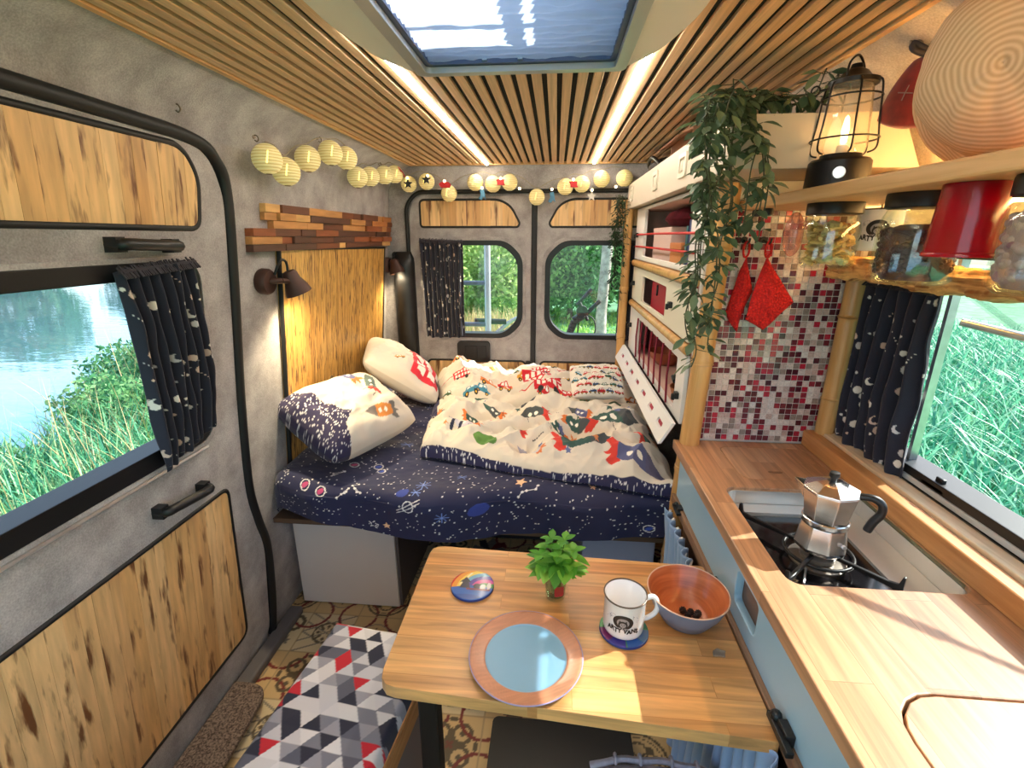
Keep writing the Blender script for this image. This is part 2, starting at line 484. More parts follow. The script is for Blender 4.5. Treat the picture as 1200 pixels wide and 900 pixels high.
# floor: printed tile vinyl, one vertex colour per 5 mm
def tile_pattern(X, Y):
    P = Paint(X, Y, (206, 176, 128))
    T = .2
    r2 = random.Random(3)
    brown, red, dark, pale, grey = (92, 78, 58), (120, 40, 40), (52, 48, 50), (214, 196, 158), (126, 118, 108)
    for i in range(-7, 5):
        for j in range(0, 16):
            cx, cy = (i + .5) * T, (j + .5) * T
            k = r2.randrange(6)
            h = T / 2
            if cy > 2.3 or cy < .2: continue
            if k in (2, 5): P.poly([(cx - h, cy - h), (cx + h, cy - h), (cx + h, cy + h), (cx - h, cy + h)], pale)
            if k == 0:      # scrolls
                for q in range(4):
                    a = PI / 2 * q + PI / 4
                    P.ring(cx + .052 * math.cos(a), cy + .052 * math.sin(a), .03, .012, brown)
                    P.disc(cx + .052 * math.cos(a), cy + .052 * math.sin(a), .009, brown)
                    P.disc(cx + .03 * math.cos(a - PI / 4), cy + .03 * math.sin(a - PI / 4), .026, brown, .009, a - PI / 4)
                    P.disc(cx + .085 * math.cos(a - PI / 4), cy + .085 * math.sin(a - PI / 4), .016, brown, .007, a + PI / 4)
                P.star(cx, cy, .02, (110, 60, 50), PI / 4, 4)
            elif k == 1:    # rings and quatrefoil
                P.ring(cx, cy, .088, .009, brown); P.ring(cx, cy, .074, .004, brown)
                for q in range(4):
                    a = PI / 2 * q
                    P.ring(cx + .032 * math.cos(a), cy + .032 * math.sin(a), .027, .007, brown)
                    P.disc(cx + .05 * math.cos(a + PI / 4), cy + .05 * math.sin(a + PI / 4), .012, brown)
            elif k == 2:    # lattice
                for o in (-.05, 0, .05):
                    P.seg((cx - h, cy + o - .05), (cx + h, cy + o + .05), .006, grey); P.seg((cx - h, cy + o + .05), (cx + h, cy + o - .05), .006, grey)
                P.ring(cx, cy, .05, .008, brown)
                for q in range(8): P.disc(cx + .032 * math.cos(q * PI / 4), cy + .032 * math.sin(q * PI / 4), .012, brown, .006, q * PI / 4)
            elif k == 3:    # red rings
                for sx in (-1, 1):
                    for sy in (-1, 1): P.ring(cx + sx * h, cy + sy * h, .078, .012, red)
                P.star(cx, cy, .045, brown, 0, 4, .3); P.ring(cx, cy, .06, .005, grey)
            elif k == 4:    # eight-pointed star
                for q in range(8):
                    a = q * PI / 4
                    c_ = dark if q % 2 else grey
                    if q in (1, 5): c_ = red
                    P.poly([(cx, cy), (cx + .09 * math.cos(a - .39), cy + .09 * math.sin(a - .39)), (cx + .098 * math.cos(a), cy + .098 * math.sin(a)), (cx + .06 * math.cos(a + .39), cy + .06 * math.sin(a + .39))], c_)
            else:           # big scroll
                P.ring(cx - .02, cy, .06, .022, brown); P.ring(cx + .05, cy + .04, .035, .016, brown)
                P.disc(cx - .02, cy, .018, brown); P.star(cx + .05, cy - .05, .03, grey, .3, 6)
            P.C[(abs(abs(P.x - cx) - h) < .0015) & (abs(P.y - cy) <= h)] = lin((170, 146, 110))
            P.C[(abs(abs(P.y - cy) - h) < .0015) & (abs(P.x - cx) <= h)] = lin((170, 146, 110))
    w = fbm(X.ravel() * 5, Y.ravel() * 5, 4, 3)[:, None]
    P.C *= (1 + .12 * w)
    return P.C
xs = np.arange(-1.14, .901, .005); ys = np.arange(.3, 2.811, .005)
X, Y = np.meshgrid(xs, ys, indexing='ij')
b = MB(); b.grid(np.stack([X, Y, np.zeros_like(X)], -1))
floor = struct(b.build('floor', vcol('tile_vinyl', .45), col=tile_pattern(X, Y), norm=False))
b = MB(); b.box(-1.16, -.7, -.06, .92, 2.86, -.004); b.box(-1.14, -.7, -.004, .9, .3, 0)
b.build('subfloor', plain('vinyl_edge', (160, 136, 100), .6), floor)

# left wall with the window opening
WIN_L = rrect(.30, .985, 1.235, 1.49, .06)
b = MB()
b.prism([[(-.7, -.05), (2.86, -.05), (2.86, 1.80), (-.7, 1.80)], WIN_L], 0.0, .06, LW)
prev = (-.94, 1.80)
pts = [(-.94, 1.80), (-.918, 1.86), (-.87, 1.905), (-.80, ZC)]
P = np.array([[(x, y, z) for (x, z) in pts] for y in (-.7, 2.86)])
wall_left = struct(b.build('wall_left', FELT))
b = MB(); b.grid(P)
Pq = np.array([[(x - .05, y, z + .04) for (x, z) in pts] for y in (-.7, 2.86)]); b.grid(Pq)
b.build('cove_lining', FELT, wall_left, smooth=50)

# sliding door: raised felt slab, black seal, bamboo panels, handles
door = struct(thing('door_1', None, None, (-1.12, .5, 0)))
dl = [(-.5, .03), (1.455, .03), (1.455, .43), (1.375, .72), (1.365, 1.06), (1.375, 1.66), (1.33, 1.75), (1.26, 1.785), (-.5, 1.795)]
b = MB(); b.prism([rpoly(dl, .06), WIN_L], -.012, 0.0, LW); b.build('door_lining', FELT, door, bevel=.004)
sp = spline([(-.5, 1.81), (.4, 1.808), (1.0, 1.80), (1.26, 1.79), (1.345, 1.752), (1.384, 1.67), (1.386, 1.4), (1.376, 1.05), (1.384, .74), (1.42, .58), (1.466, .43), (1.478, .2), (1.468, .02)], 8)
b = MB(); b.tube([LW(p[0], p[1], -.012) for p in sp], .0165, 10); b.build('rubber_seal', RUBBER, door, smooth=60)
def strip_panel(poly, w, fn, d0, d1, axis=0, seed=1, gap=.0006):
    r = random.Random(seed); mb = MB(); lo = min(p[axis] for p in poly); hi = max(p[axis] for p in poly); a = lo
    while a < hi:
        ww = w * r.uniform(.75, 1.3)
        q = clip(poly, axis, a, min(a + ww - gap, hi))
        if len(q) > 2: mb.prism(q, d0, d1 + r.uniform(-.0006, .0006), fn)
        a += ww
    return mb
def panel(name, poly, w, fn, sgn, parent, mat, seed, trim=.008):
    p = strip_panel(poly, w, fn, 0.0, sgn * .014, 0, seed).build(name, mat, parent, merge=True)
    t = MB(); t.tube([fn(q[0], q[1], sgn * .010) for q in poly], trim, 8, closed=True)
    t.build('edge_trim', RUBBER, p, smooth=60)
    return p
up = rpoly([(-.4, 1.772), (-.4, 1.572), (1.262, 1.572), (1.275, 1.70), (1.225, 1.768)], [.02, .02, .03, .09, .07], 6)
panel('upper_panel', up, .036, LW, -1, door, BAMBOO_P, 2)
lo_ = rpoly([(-.4, .16), (1.315, .165), (1.28, .782), (-.4, .79)], [.02, .04, .03, .02], 5)
panel('lower_panel', lo_, .036, LW, -1, door, BAMBOO_P, 4)
def pull(y0, y1, z0, z1, dy=0):
    b = MB()
    pth = [LW(y0, z0, -.012), LW(y0, z0, -.045), LW(y0 + .02, z0, -.052), LW(y1 - .02, z1, -.052), LW(y1, z1, -.045), LW(y1, z1, -.012)]
    b.tube(spline(pth, 5), .013, 8)
    for (y, z) in ((y0, z0), (y1, z1)):
        b.box(-.022, -.012, -.016, .022, .012, .016, 0, Matrix.Translation(LW(y, z, -.02)))
    b.build('pull_handle', BLACK, door, smooth=45)
pull(.985, 1.14, 1.535, 1.53); pull(1.005, 1.16, .868, .852)

win = struct(thing('window_1', None, None, LW(.77, 1.24, .02)))
fin = rrect(.33, 1.03, 1.20, 1.455, .03)
b = MB(); b.prism([rrect(.295, .98, 1.24, 1.495, .062), fin], -.02, .05, LW); b.build('frame', BLACK, win, bevel=.004)
b = MB(); b.prism([rrect(.28, .968, 1.255, 1.505, .07), rrect(.296, .982, 1.24, 1.494, .062)], -.022, 0.0, LW); b.build('felt_surround', FELT, win, bevel=.006)
b = MB(); b.prism([fin], .030, .034, LW); b.build('pane', GLASS, win)
b = MB(); b.tube([LW(-.3, .968, -.022), LW(1.20, .966, -.022)], .006, 6); b.build('aluminium_track', STEEL, win)

b = MB(); b.box(-1.10, .2, 0, -1.045, 1.60, .035); struct(b.build('trim_1', plain('grey_threshold', (98, 94, 96), .6), bevel=.008))
hk = plain('dull_steel', (130, 118, 105), .4, .8)
hook0 = None
for i, (y, z) in enumerate(((1.22, 1.855), (1.535, 1.845), (1.87, 1.90), (2.06, 1.90), (2.50, 1.90))):
    x = -.918 if z < 1.87 else -.875
    if hook0 is None:
        b = MB(); b.lathe([(.0, 0), (.011, 0), (.010, .003), (.004, .004), (.0, .004)], (0, 0, 0), 12, 0, Matrix.Rotation(PI / 2, 3, 'Y'))
        b.tube(spline([(.003, 0, 0), (.012, 0, -.002), (.016, 0, -.012), (.010, 0, -.018), (.004, 0, -.014)], 4), .0018, 6)
        hook0 = b.build('lantern_hook', hk, smooth=40); o = hook0; o.location = (0, 0, 0)
    else: o = hook0.copy(); COL.objects.link(o)
    o.location = (x, y, z - .018)
    where = ['above the door panel, nearest the camera', 'above the pair of lanterns by the door', 'above the group of three paper lanterns', 'above the third lantern of the three', 'above the far group of four lanterns'][i]
    tag(o, 'small steel hook in the felt ' + where, 'hook', 'lantern hooks')

# rear wall (two doors), openings
WRL = rpoly([(-.755, .985), (-.755, 1.525), (-.285, 1.525), (-.195, 1.44), (-.195, 1.07), (-.285, .985)], [.05, .05, .05, .05, .05, .05], 5)
WRR = [(-.245 - p[0], p[1]) for p in WRL]
b = MB(); b.prism([[(-1.16, -.05), (.92, -.05), (.92, 1.98), (-1.16, 1.98)], WRL, WRR], 0, .05, RW)
wall_rear = struct(b.build('wall_rear', FELT))
def rear_door(idx, mir):
    f = (lambda x: -.245 - x) if mir else (lambda x: x)
    fn = lambda x, z, d: RW(f(x), z, d)
    d = struct(thing('door_%d' % idx, None, None, (f(-.45), YR, .3)))
    win = WRL
    b = MB(); b.prism([rpoly([(-.83, .3), (-.83, 1.70), (-.78, 1.765), (-.135, 1.765), (-.135, .3)], [.02, .1, .1, .03, .02]), win], -.012, 0, fn)
    b.build('door_lining', FELT, d, bevel=.005)
    b = MB(); b.tube([fn(x, z, -.012) for x, z in rpoly([(-.845, .3), (-.845, 1.72), (-.78, 1.79), (-.125, 1.79)], [0, .07, .07, 0], 6)], .011, 8)
    b.build('rubber_seal', RUBBER, d, smooth=60)
    tp = rpoly([(-.765, 1.605), (-.765, 1.748), (-.32, 1.748), (-.255, 1.715), (-.205, 1.625), (-.215, 1.605)], [.02, .025, .04, .04, .02, .02], 5)
    panel('upper_panel', tp, .05, fn, -1, d, BAMBOO_P, 9 + idx, .007)
    panel('lower_panel', rrect(-.765, .32, -.165, .835, .03), .05, fn, -1, d, BAMBOO_P, 12 + idx, .007)
    w = struct(thing('window_%d' % idx, None, None, (f(-.475), YR, 1.0)))
    cx, cz = -.475, 1.255
    inner = [(cx + (x - cx) * .925, cz + (z - cz) * .93) for x, z in win]
    outer = [(cx + (x - cx) * 1.03, cz + (z - cz) * 1.03) for x, z in win]
    b = MB(); b.prism([outer, inner], -.022, .045, fn); b.build('frame', BLACK, w, bevel=.004)
    b = MB(); b.prism([inner], .030, .034, fn); b.build('pane', GLASS, w)
    o2 = [(cx + (x - cx) * 1.10, cz + (z - cz) * 1.10) for x, z in win]
    b = MB(); b.prism([o2, [(cx + (x - cx) * 1.031, cz + (z - cz) * 1.031) for x, z in win]], -.018, 0, fn); b.build('felt_surround', FELT, w, bevel=.008)
    return d
d2 = rear_door(2, False); d3 = rear_door(3, True)
b = MB(); b.box(-.138, YR - .022, .3, -.107, YR, 1.79); b.build('centre_seal', RUBBER, d2, bevel=.006)
b = MB()
b.prism([rrect(-.575, .83, -.38, .955, .02)], -.035, -.012, RW); o = b.build('latch_housing', BLACK, d2, bevel=.006)
b = MB(); b.prism([rrect(-.535, .85, -.455, .93, .008), rrect(-.525, .858, -.465, .922, .006)], -.04, -.035, RW)
b.prism([rrect(-.45, .852, -.40, .93, .006)], -.042, -.035, RW); b.build('latch_handle', RUBBER, o, bevel=.002)
b = MB(); b.prism([rrect(-.165, .80, -.13, .84, .008)], -.03, -.012, RW); b.build('catch', RUBBER, d2, bevel=.003)

# right wall with the kitchen window
WIN_R = rrect(-.3, .985, 1.42, 1.525, .04)  # opening raised, unseen behind the driftwood, to let sun reach the table
b = MB(); b.prism([[(-.7, -.05), (2.86, -.05), (2.86, 1.56), (-.7, 1.56)], WIN_R], 0.0, .05, RR)
pr = [(.88, 1.56), (.82, 1.68), (.74, 1.80), (.69, 1.88), (.60, ZC)]
CFELT = felt('cream_felt_lining', (168, 150, 132), (204, 188, 166)); wall_right = struct(b.build('wall_right', CFELT))
b = MB(); b.grid(np.array([[(x, y, z) for x, z in pr] for y in (-.7, 2.86)])); b.grid(np.array([[(x + .05, y, z + .05) for x, z in pr] for y in (-.7, 2.86)]))
b.build('cove_lining', CFELT, wall_right, smooth=50)
w = struct(thing('window_4', None, None, (RX, .6, .98)))
fin = rrect(-.26, 1.02, 1.385, 1.505, .03)
b = MB(); b.prism([rrect(-.305, .98, 1.425, 1.53, .045), fin], -.012, .055, RR); b.build('frame', BLACK, w, bevel=.003)
b = MB(); b.box(RX - .015, -.3, .985, RX + .035, 1.42, .999); b.box(RX + .018, -.3, .999, RX + .03, 1.42, 1.016); b.build('silver_sill', plain('silver_grey', (196, 200, 204), .35, .4), w, bevel=.002)
b = MB(); b.box(RX - .012, 1.02, .999, RX + .012, 1.09, 1.012); b.box(RX - .004, 1.04, 1.012, RX + .006, 1.062, 1.03); b.build('sill_catch', BLACK, w, bevel=.003)
b = MB(); b.box(RX + .012, 1.1695, 1.0, RX + .03, 1.18, 1.51); b.build('window_jamb', STEEL, w)
# acrylic pane, hinged at its top edge and propped open outwards
hx, hz, an = RX + .06, 1.50, math.radians(33)
def AP(y, s, d): return (hx + s * math.cos(an) + d * math.sin(an), y, hz - s * math.sin(an) + d * math.cos(an))
b = MB(); b.prism([rrect(-.28, 0, 1.40, .46, .03)], 0, .006, AP)
acr = glassy('acrylic', (248, 252, 251), .2, .06, .02, (190, 200, 205)); o = b.build('acrylic_pane', acr, w)
b = MB(); b.prism([rrect(-.28, 0, 1.40, .46, .03), rrect(-.25, .03, 1.37, .43, .02)], .006, .012, AP); b.build('acrylic_rim', glassy('acrylic_rim', (236, 242, 242), .3, .1, .08, (200, 206, 210)), o)
b = MB(); pA, pB = Vector((RX + .045, 1.17, 1.365)), Vector(AP(.72, .40, -.01))
b.tube([pA, pA.lerp(pB, .6)], .009, 10); b.tube([pA.lerp(pB, .6), pB], .005, 8); b.build('gas_strut', STEEL, w, smooth=50)
b = MB(); b.sphere(pB, .018); b.build('strut_joint', BLACK, w, smooth=60)

# ceiling: oak slats on black backing, roof hatch opening
HX0, HX1, HY0, HY1 = -.30, .125, .66, 1.175
b = MB(); b.prism([[(-.86, -.7), (.70, -.7), (.70, 2.86), (-.86, 2.86)], rrect(HX0, HY0, HX1, HY1, .02)], ZC + .002, ZC + .05, lambda x, y, d: (x, y, d))
ceiling = struct(b.build('ceiling', plain('black_backing', (20, 18, 17), .9)))
b = MB(); x = -.80; pitch = .0376
LEDX = (-.378, .186)
slx = []
x = LEDX[0] - 11 * pitch + pitch / 2
while x < .60: slx.append(x); x += pitch
for x in slx:
    spans = [(-.7, 2.76)]
    if HX0 - .02 < x < HX1 + .02: spans = [(-.7, HY0 - .01), (HY1 + .01, 2.76)]
    for (y0, y1) in spans: b.box(x - .0122, y0, ZC - .007, x + .0122, y1, ZC + .0025)
b.build('oak_slats', OAKSLAT, ceiling, bevel=.0015)
b = MB(); b.box(-.805, -.7, ZC - .01, -.79, 2.77, ZC + .003); b.box(.605, -.7, ZC - .01, .62, 2.77, ZC + .003); b.box(-.80, 2.762, ZC - .01, .61, 2.78, ZC + .003)
b.build('edge_batten', SHELFW, ceiling)

# roof hatch
h = struct(thing('window_5', None, None, (-.09, .92, ZC)))
gw = plain('hatch_white', (222, 220, 214), .35)
fo = [(-.395, .45), (.225, .45), (.225, .94), (.19, 1.10), (.125, 1.205), (-.30, 1.205), (-.365, 1.10), (-.395, .94)]
b = MB(); b.prism([rpoly(fo, .05, 5), rrect(HX0, HY0, HX1, HY1, .015)], ZC - .035, ZC - .005, lambda x, y, d: (x, y, d)); b.build('flange', gw, h, bevel=.008, smooth=40)
b = MB(); b.prism([rrect(HX0 - .012, HY0 - .012, HX1 + .012, HY1 + .012, .02), rrect(HX0 + .012, HY0 + .012, HX1 - .012, HY1 - .012, .012)], ZC - .042, ZC - .03, lambda x, y, d: (x, y, d)); b.build('inner_rim', plain('hatch_grey', (176, 180, 186), .3, .3), h, bevel=.003)
b = MB(); b.prism([rrect(HX0 + .0, HY0 + .0, HX1 - .0, HY1 - .0, .015), rrect(HX0 + .022, HY0 + .022, HX1 - .022, HY1 - .022, .012)], ZC - .029, ZC + .10, lambda x, y, d: (x, y, d)); b.build('hatch_wall', plain('hatch_blue_grey', (74, 86, 122), .5), h)
# translucent pleated fly blind
nx, ny = 60, 80
gx = np.linspace(HX0 + .02, HX1 - .02, nx); gy = np.linspace(HY0 + .02, HY1 - .03, ny)
X, Y = np.meshgrid(gx, gy, indexing='ij'); Z = ZC - .022 + .006 * fbm(X * 24, Y * 60, 3, 3) + .003 * np.sin(Y * 240)
m, nt, bb = nmat('fly_blind'); nt.nodes.remove(bb)
t = nd(nt, 'ShaderNodeBsdfTranslucent'); t.inputs[0].default_value = (*lin((232, 238, 244)), 1); d_ = nd(nt, 'ShaderNodeBsdfDiffuse'); d_.inputs[0].default_value = (*lin((190, 205, 220)), 1)
tp = nd(nt, 'ShaderNodeBsdfTransparent'); tp.inputs[0].default_value = (*lin((215, 232, 246)), 1)
mx = nd(nt, 'ShaderNodeMixShader', ); mx.inputs[0].default_value = .3; L(nt, t.outputs[0], mx.inputs[1]); L(nt, d_.outputs[0], mx.inputs[2])
m2 = nd(nt, 'ShaderNodeMixShader'); m2.inputs[0].default_value = .18; L(nt, mx.outputs[0], m2.inputs[1]); L(nt, tp.outputs[0], m2.inputs[2]); L(nt, m2.outputs[0], nt.nodes['Material Output'].inputs['Surface'])
b = MB(); b.grid(np.stack([X, Y, Z], -1)); b.build('pleated_blind', m, h, smooth=180)
b = MB(); b.prism([rrect(HX0 - .05, HY0 - .05, HX1 + .05, HY1 + .05, .04)], ZC + .10, ZC + .106, lambda x, y, d: (x, y, d)); b.build('dome', glassy('hatch_dome', (236, 243, 250), .1, .1), h)
b = MB(); 
for y in (HY0 + .12, HY1 - .12): b.box(HX0 + .03, y - .008, ZC + .085, HX1 - .03, y + .008, ZC + .095)
for x in (HX0 + .07, HX1 - .07): b.box(x - .012, HY0 + .03, ZC + .085, x + .012, HY1 - .03, ZC + .095)
b.build('dome_ribs', plain('hatch_rib', (120, 124, 140), .5), h)
b = MB(); b.box(-.165, HY1 - .028, ZC - .025, -.155, HY1 - .018, ZC - .015); b.box(-.09, HY1 - .028, ZC - .025, -.08, HY1 - .018, ZC - .015); b.build('hatch_catch', STEEL, h)

# LED strips set between the slats
LEDM = glow('led_white', (255, 244, 226), 62)
for i, x in enumerate(LEDX):
    t = thing('led_strip', ('bright white LED strip in the slatted ceiling, left of the roof hatch', 'bright white LED strip in the slatted ceiling, right of the roof hatch')[i], 'light strip', (x, 1.2, ZC - .012), 'ceiling LED strips')
    b = MB(); b.prism([[(x - .0055, ZC - .008), (x + .0055, ZC - .008), (x + .0055, ZC - .0115), (x, ZC - .013), (x - .0055, ZC - .0115)]], -.3, 2.755, lambda a, c, d: (a, d, c)); b.build('diffuser', LEDM, t)
    b = MB(); b.box(x - .0065, -.3, ZC - .008, x + .0065, 2.757, ZC + .0025); b.build('channel', STEEL, t)
# ------------------------------------------------------------------ curtains
CURT = vcol('printed_curtain', .85, .2, 1500, .2)
def curtain(name, label, fn, tl, tr, br, bl, folds, amp, seed, d0, side_head=True, dens=1.0):
    nu, nv = 260, 260
    u, v = np.meshgrid(np.linspace(0, 1, nu), np.linspace(0, 1, nv), indexing='ij')
    A = (tl[0] * (1 - u) + tr[0] * u) * (1 - v) + (bl[0] * (1 - u) + br[0] * u) * v
    B = (tl[1] * (1 - u) + tr[1] * u) * (1 - v) + (bl[1] * (1 - u) + br[1] * u) * v
    ph = 2 * PI * folds * u + 1.4 * fbm(u * 3, v * 1.5, seed, 2)
    env = .55 + .45 * np.sin(PI * np.clip(v, .0, 1)) ** .5
    D = d0 - amp * (.5 + .5 * np.sin(ph)) * env - amp * .3 * fbm(u * 9, v * 4, seed + 3, 2)
    B = B + .006 * np.sin(ph * .5) * (v > .97) + .004 * np.sin(ph) * (v < .02)
    wid = abs(tr[0] - tl[0]) * 2.3; hei = abs(tl[1] - bl[1])
    p = Paint(u * wid, v * hei, (22, 24, 42))
    r = random.Random(seed); n = int(wid * hei * 420 * dens)
    for i in range(n):
        cx, cy = r.uniform(0, wid), r.uniform(0, hei); k = r.random()
        col = r.choice([(214, 208, 200), (196, 192, 190), (226, 218, 204), (206, 178, 160)])
        if k < .45: p.disc(cx, cy, r.uniform(.0025, .0045), col)
        elif k < .7: p.disc(cx, cy, r.uniform(.007, .011), col)
        elif k < .9:
            rr = r.uniform(.009, .013); p.disc(cx, cy, rr, col); p.disc(cx + rr * .6, cy - rr * .35, rr * .85, (22, 24, 42))
        else:
            for q in range(5): p.disc(cx + q * .006, cy + q * .007 * r.choice((1, -1)), .0018, col)
    nf = (0 if True else 0)
    PTS = np.empty((nu, nv, 3))
    for i in range(nu):
        for j in range(nv): PTS[i, j] = fn(A[i, j], B[i, j], D[i, j])
    mb = MB(); mb.grid(PTS)
    o = thing(name, label, 'curtain', tuple(PTS[nu // 2, nv - 1]), 'moon and star curtains')
    mb.build('cloth', CURT, o, smooth=180, col=p.C, solid=.0025, norm=False)
    hd = MB(); r2 = random.Random(seed)
    for i in range(46):
        t = i / 45; a = tl[0] + (tr[0] - tl[0]) * t; z = tl[1] + (tr[1] - tl[1]) * t
        dd = d0 - amp * .5
        hd.tube([fn(a, z + r2.uniform(.006, .014), dd + .006), fn(a + r2.uniform(-.003, .003), z - .014, dd - .004 - amp * .3)], .0022, 4)
    hd.tube([fn(tl[0], tl[1], d0 - amp * .5), fn(tr[0], tr[1], d0 - amp * .5)], .005, 6)
    hd.build('gathered_heading', plain('curtain_heading_' + str(seed), (52, 48, 56), .9), o)
    return o
curtain('curtain', 'navy moon print curtain bunched at the far side of the sliding door window', LW, (.965, 1.478), (1.19, 1.490), (1.225, 1.035), (1.02, .975), 8, .035, 11, -.03)
curtain('curtain', 'navy moon print curtain on the left rear door window, over its left part', RW, (-.77, 1.535), (-.525, 1.525), (-.525, .985), (-.755, .98), 9, .025, 12, -.028)
curtain('curtain', 'navy moon print curtain at the right edge of the right rear door window', RW, (.365, 1.52), (.52, 1.52), (.52, .98), (.355, .975), 5, .025, 13, -.028)
curtain('curtain', 'navy moon print curtain beside the kitchen window and the bamboo post', RR, (1.40, 1.44), (1.145, 1.44), (1.135, .985), (1.40, .985), 6, .03, 14, -.02)

# ------------------------------------------------------------------ headboard, wood cladding, reading lamps
t = thing('headboard', 'upright crushed bamboo headboard panel with black edging beside the bed', 'headboard', LW(2.15, .6, -.01))
hp = rpoly([(1.655, .52), (2.70, .52), (2.70, 1.495), (1.64, 1.512)], .006, 2)
strip_panel(hp, .011, LW, 0, -.016, 0, 21, .0004).build('bamboo_panel', BAMBOO_H, t)
b = MB(); b.tube([LW(q[0], q[1], -.012) for q in [(1.655, .52), (1.64, 1.512), (2.70, 1.495), (2.70, .52)]], .009, 8); b.build('edge_trim', RUBBER, t)
CAPM = plain('grey_brown_cap', (112, 96, 70), .5)
for (y, z) in ((1.74, .90), (2.02, .93)): b = MB(); b.lathe([(0, 0), (.016, .0), (.015, .003), (0, .003)], LW(y, z, -.016), 16, 0, Matrix.Rotation(PI / 2, 3, 'Y')); b.build('screw_cap', CAPM, t)

CLAD = island('reclaimed_offcuts', [(0, (118, 66, 40)), (.14, (196, 140, 84)), (.28, (108, 64, 46)), (.42, (214, 166, 104)), (.57, (150, 84, 50)), (.72, (186, 120, 66)), (.86, (90, 56, 44))], .55, (60, 8, 60), None, 'CONSTANT', .2)
r = random.Random(5); b = MB()
for row, (z0, z1, ys) in enumerate(((1.505, 1.527, 1.475), (1.528, 1.552, 1.475), (1.553, 1.577, 1.475), (1.578, 1.603, 1.60), (1.604, 1.628, 1.56), (1.629, 1.655, 1.56))):
    y = ys
    while y < 2.77:
        ln = r.uniform(.07, .26); y2 = min(y + ln, 2.785)
        th = r.uniform(.016, .03)
        b.prism([[(y, z0), (y2 - .0008, z0), (y2 - .0008, z1), (y, z1)]], 0, -th, LW); y = y2
tag(b.build('wood_cladding', CLAD, bevel=.0012), 'strip of reclaimed wood offcuts fixed on the felt above the headboard', 'wood panel')

LAMPM = plain('dark_bronze', (74, 50, 44), .5, .35)
BULB = glow('warm_bulb', (255, 226, 170), 60)
def reading_lamp(label, y, z, turn, power):
    c = Vector(LW(y, z, -.0))
    t = thing('reading_lamp', label, 'wall lamp', tuple(c), 'reading lamps over the bed')
    RY = Matrix.Rotation(PI / 2 + .1, 3, 'Y')
    b = MB(); b.lathe([(0, 0), (.040, 0), (.043, .006), (.043, .026), (.038, .034), (0, .035)], c, 28, 0, RY); b.build('wall_base', LAMPM, t, smooth=40)
    j = c + Vector((.062, .02, 0)); 
    b = MB(); b.tube([c + Vector((.03, 0, 0)), c + Vector((.05, .005, .0)), j], .010, 10); b.build('arm', LAMPM, t, smooth=60)
    R_ = Matrix.Rotation(turn, 3, 'X') @ Matrix.Rotation(-.25, 3, 'Y')
    s0 = c + Vector((.075, .075 if turn >= 0 else -.02, -.015))
    b = MB(); b.lathe([(.006, .048), (.020, .046), (.026, .036), (.028, .015), (.040, -.012), (.045, -.034), (.043, -.034), (.038, -.012), (.026, .012), (.02, .03), (.006, .04)], s0, 28, 0, R_); b.build('shade', LAMPM, t, smooth=50)
    b = MB(); b.tube([j, j.lerp(s0, .6) + Vector((0, 0, .004)), s0 + Vector((0, 0, .01))], .009, 8); b.build('joint', LAMPM, t, smooth=60)
    b = MB(); p0 = c + Vector((.04, .02, .02)); p3 = s0 + R_ @ Vector((0, 0, .048))
    b.tube(spline([p0, p0 + Vector((.02, .01, .045)), p3 + Vector((0, -.005, .03)), p3], 6), .0045, 8); b.build('cable', BLACK, t, smooth=60)
    b = MB(); b.sphere(s0 + R_ @ Vector((0, 0, -.012)), .016, 0, 8); b.build('bulb', BULB, t, smooth=180)
    l = bpy.data.lights.new('reading_light', 'SPOT'); l.energy = power; l.color = (1, .80, .48); l.spot_size = math.radians(150); l.spot_blend = .8; l.shadow_soft_size = .02
    lo = bpy.data.objects.new('reading_light', l); COL.objects.link(lo); lo.parent = t; lo.location = s0 + R_ @ Vector((0, 0, -.03)) - c
    lo.rotation_euler = (R_.to_euler()); return t
reading_lamp('dark bronze reading lamp near the sliding door, left of the headboard', 1.545, 1.41, .25, 20)
reading_lamp('dark bronze reading lamp in the far corner, right of the headboard', 2.745, 1.40, -.1, 14)

# ribbed black pillar cover in the far corner
b = MB(); pr = []
n = 26
for i in range(n + 1):
    z = .55 + (1.47 - .55) * i / n
    pr.append((z, .05 + (.007 if i % 2 else 0) if z < 1.38 else .055))
nu = 12; G = np.empty((len(pr), nu, 3))
for i, (z, w) in enumerate(pr):
    for j in range(nu):
        a = PI * j / (nu - 1)
        k = 1 if z < 1.43 else max(.3, 1 - (z - 1.43) / .05)
        G[i, j] = (-.875 + .062 * math.cos(a) * (1 if k == 1 else .6 + .4 * k), YR - .01 - w * math.sin(a) ** .6 * k, z)
b.grid(G)
tag(b.build('pillar_cover', BLACK, smooth=40), 'ribbed black plastic cover on the far left corner pillar', 'cover')

# ------------------------------------------------------------------ bed
BX0, BX1, BY0, BY1 = -1.055, .42, 1.44, 2.76
t = thing('bed_box', 'white board bed base with open storage below the bed', 'bed base', (-.3, 2.1, 0))
b = MB(); b.box(-1.075, 1.66, .005, -.64, 2.74, .49); b.build('left_box', plain('warm_white_board', (226, 214, 204), .5), t, bevel=.003)
b = MB(); b.box(-.639, 1.672, .005, -.628, 2.74, .49); b.build('box_side', plain('dark_board_edge', (96, 84, 80), .6), t)
b = MB(); b.box(-1.06, 1.52, .495, .42, 2.75, .515); b.build('platform', plain('platform_ply', (96, 72, 54), .6), t, bevel=.002)
b = MB(); b.box(-.62, 2.2, .005, .16, 2.22, .49); b.build('void_shade_board', plain('underbed_shade_dark', (30, 28, 30), .8), t)  # near-black sheet put in for the shade of the void under the bed
t2 = thing('storage_bench', 'pale blue grey storage bench under the right end of the bed', 'bench', (.28, 1.75, 0))
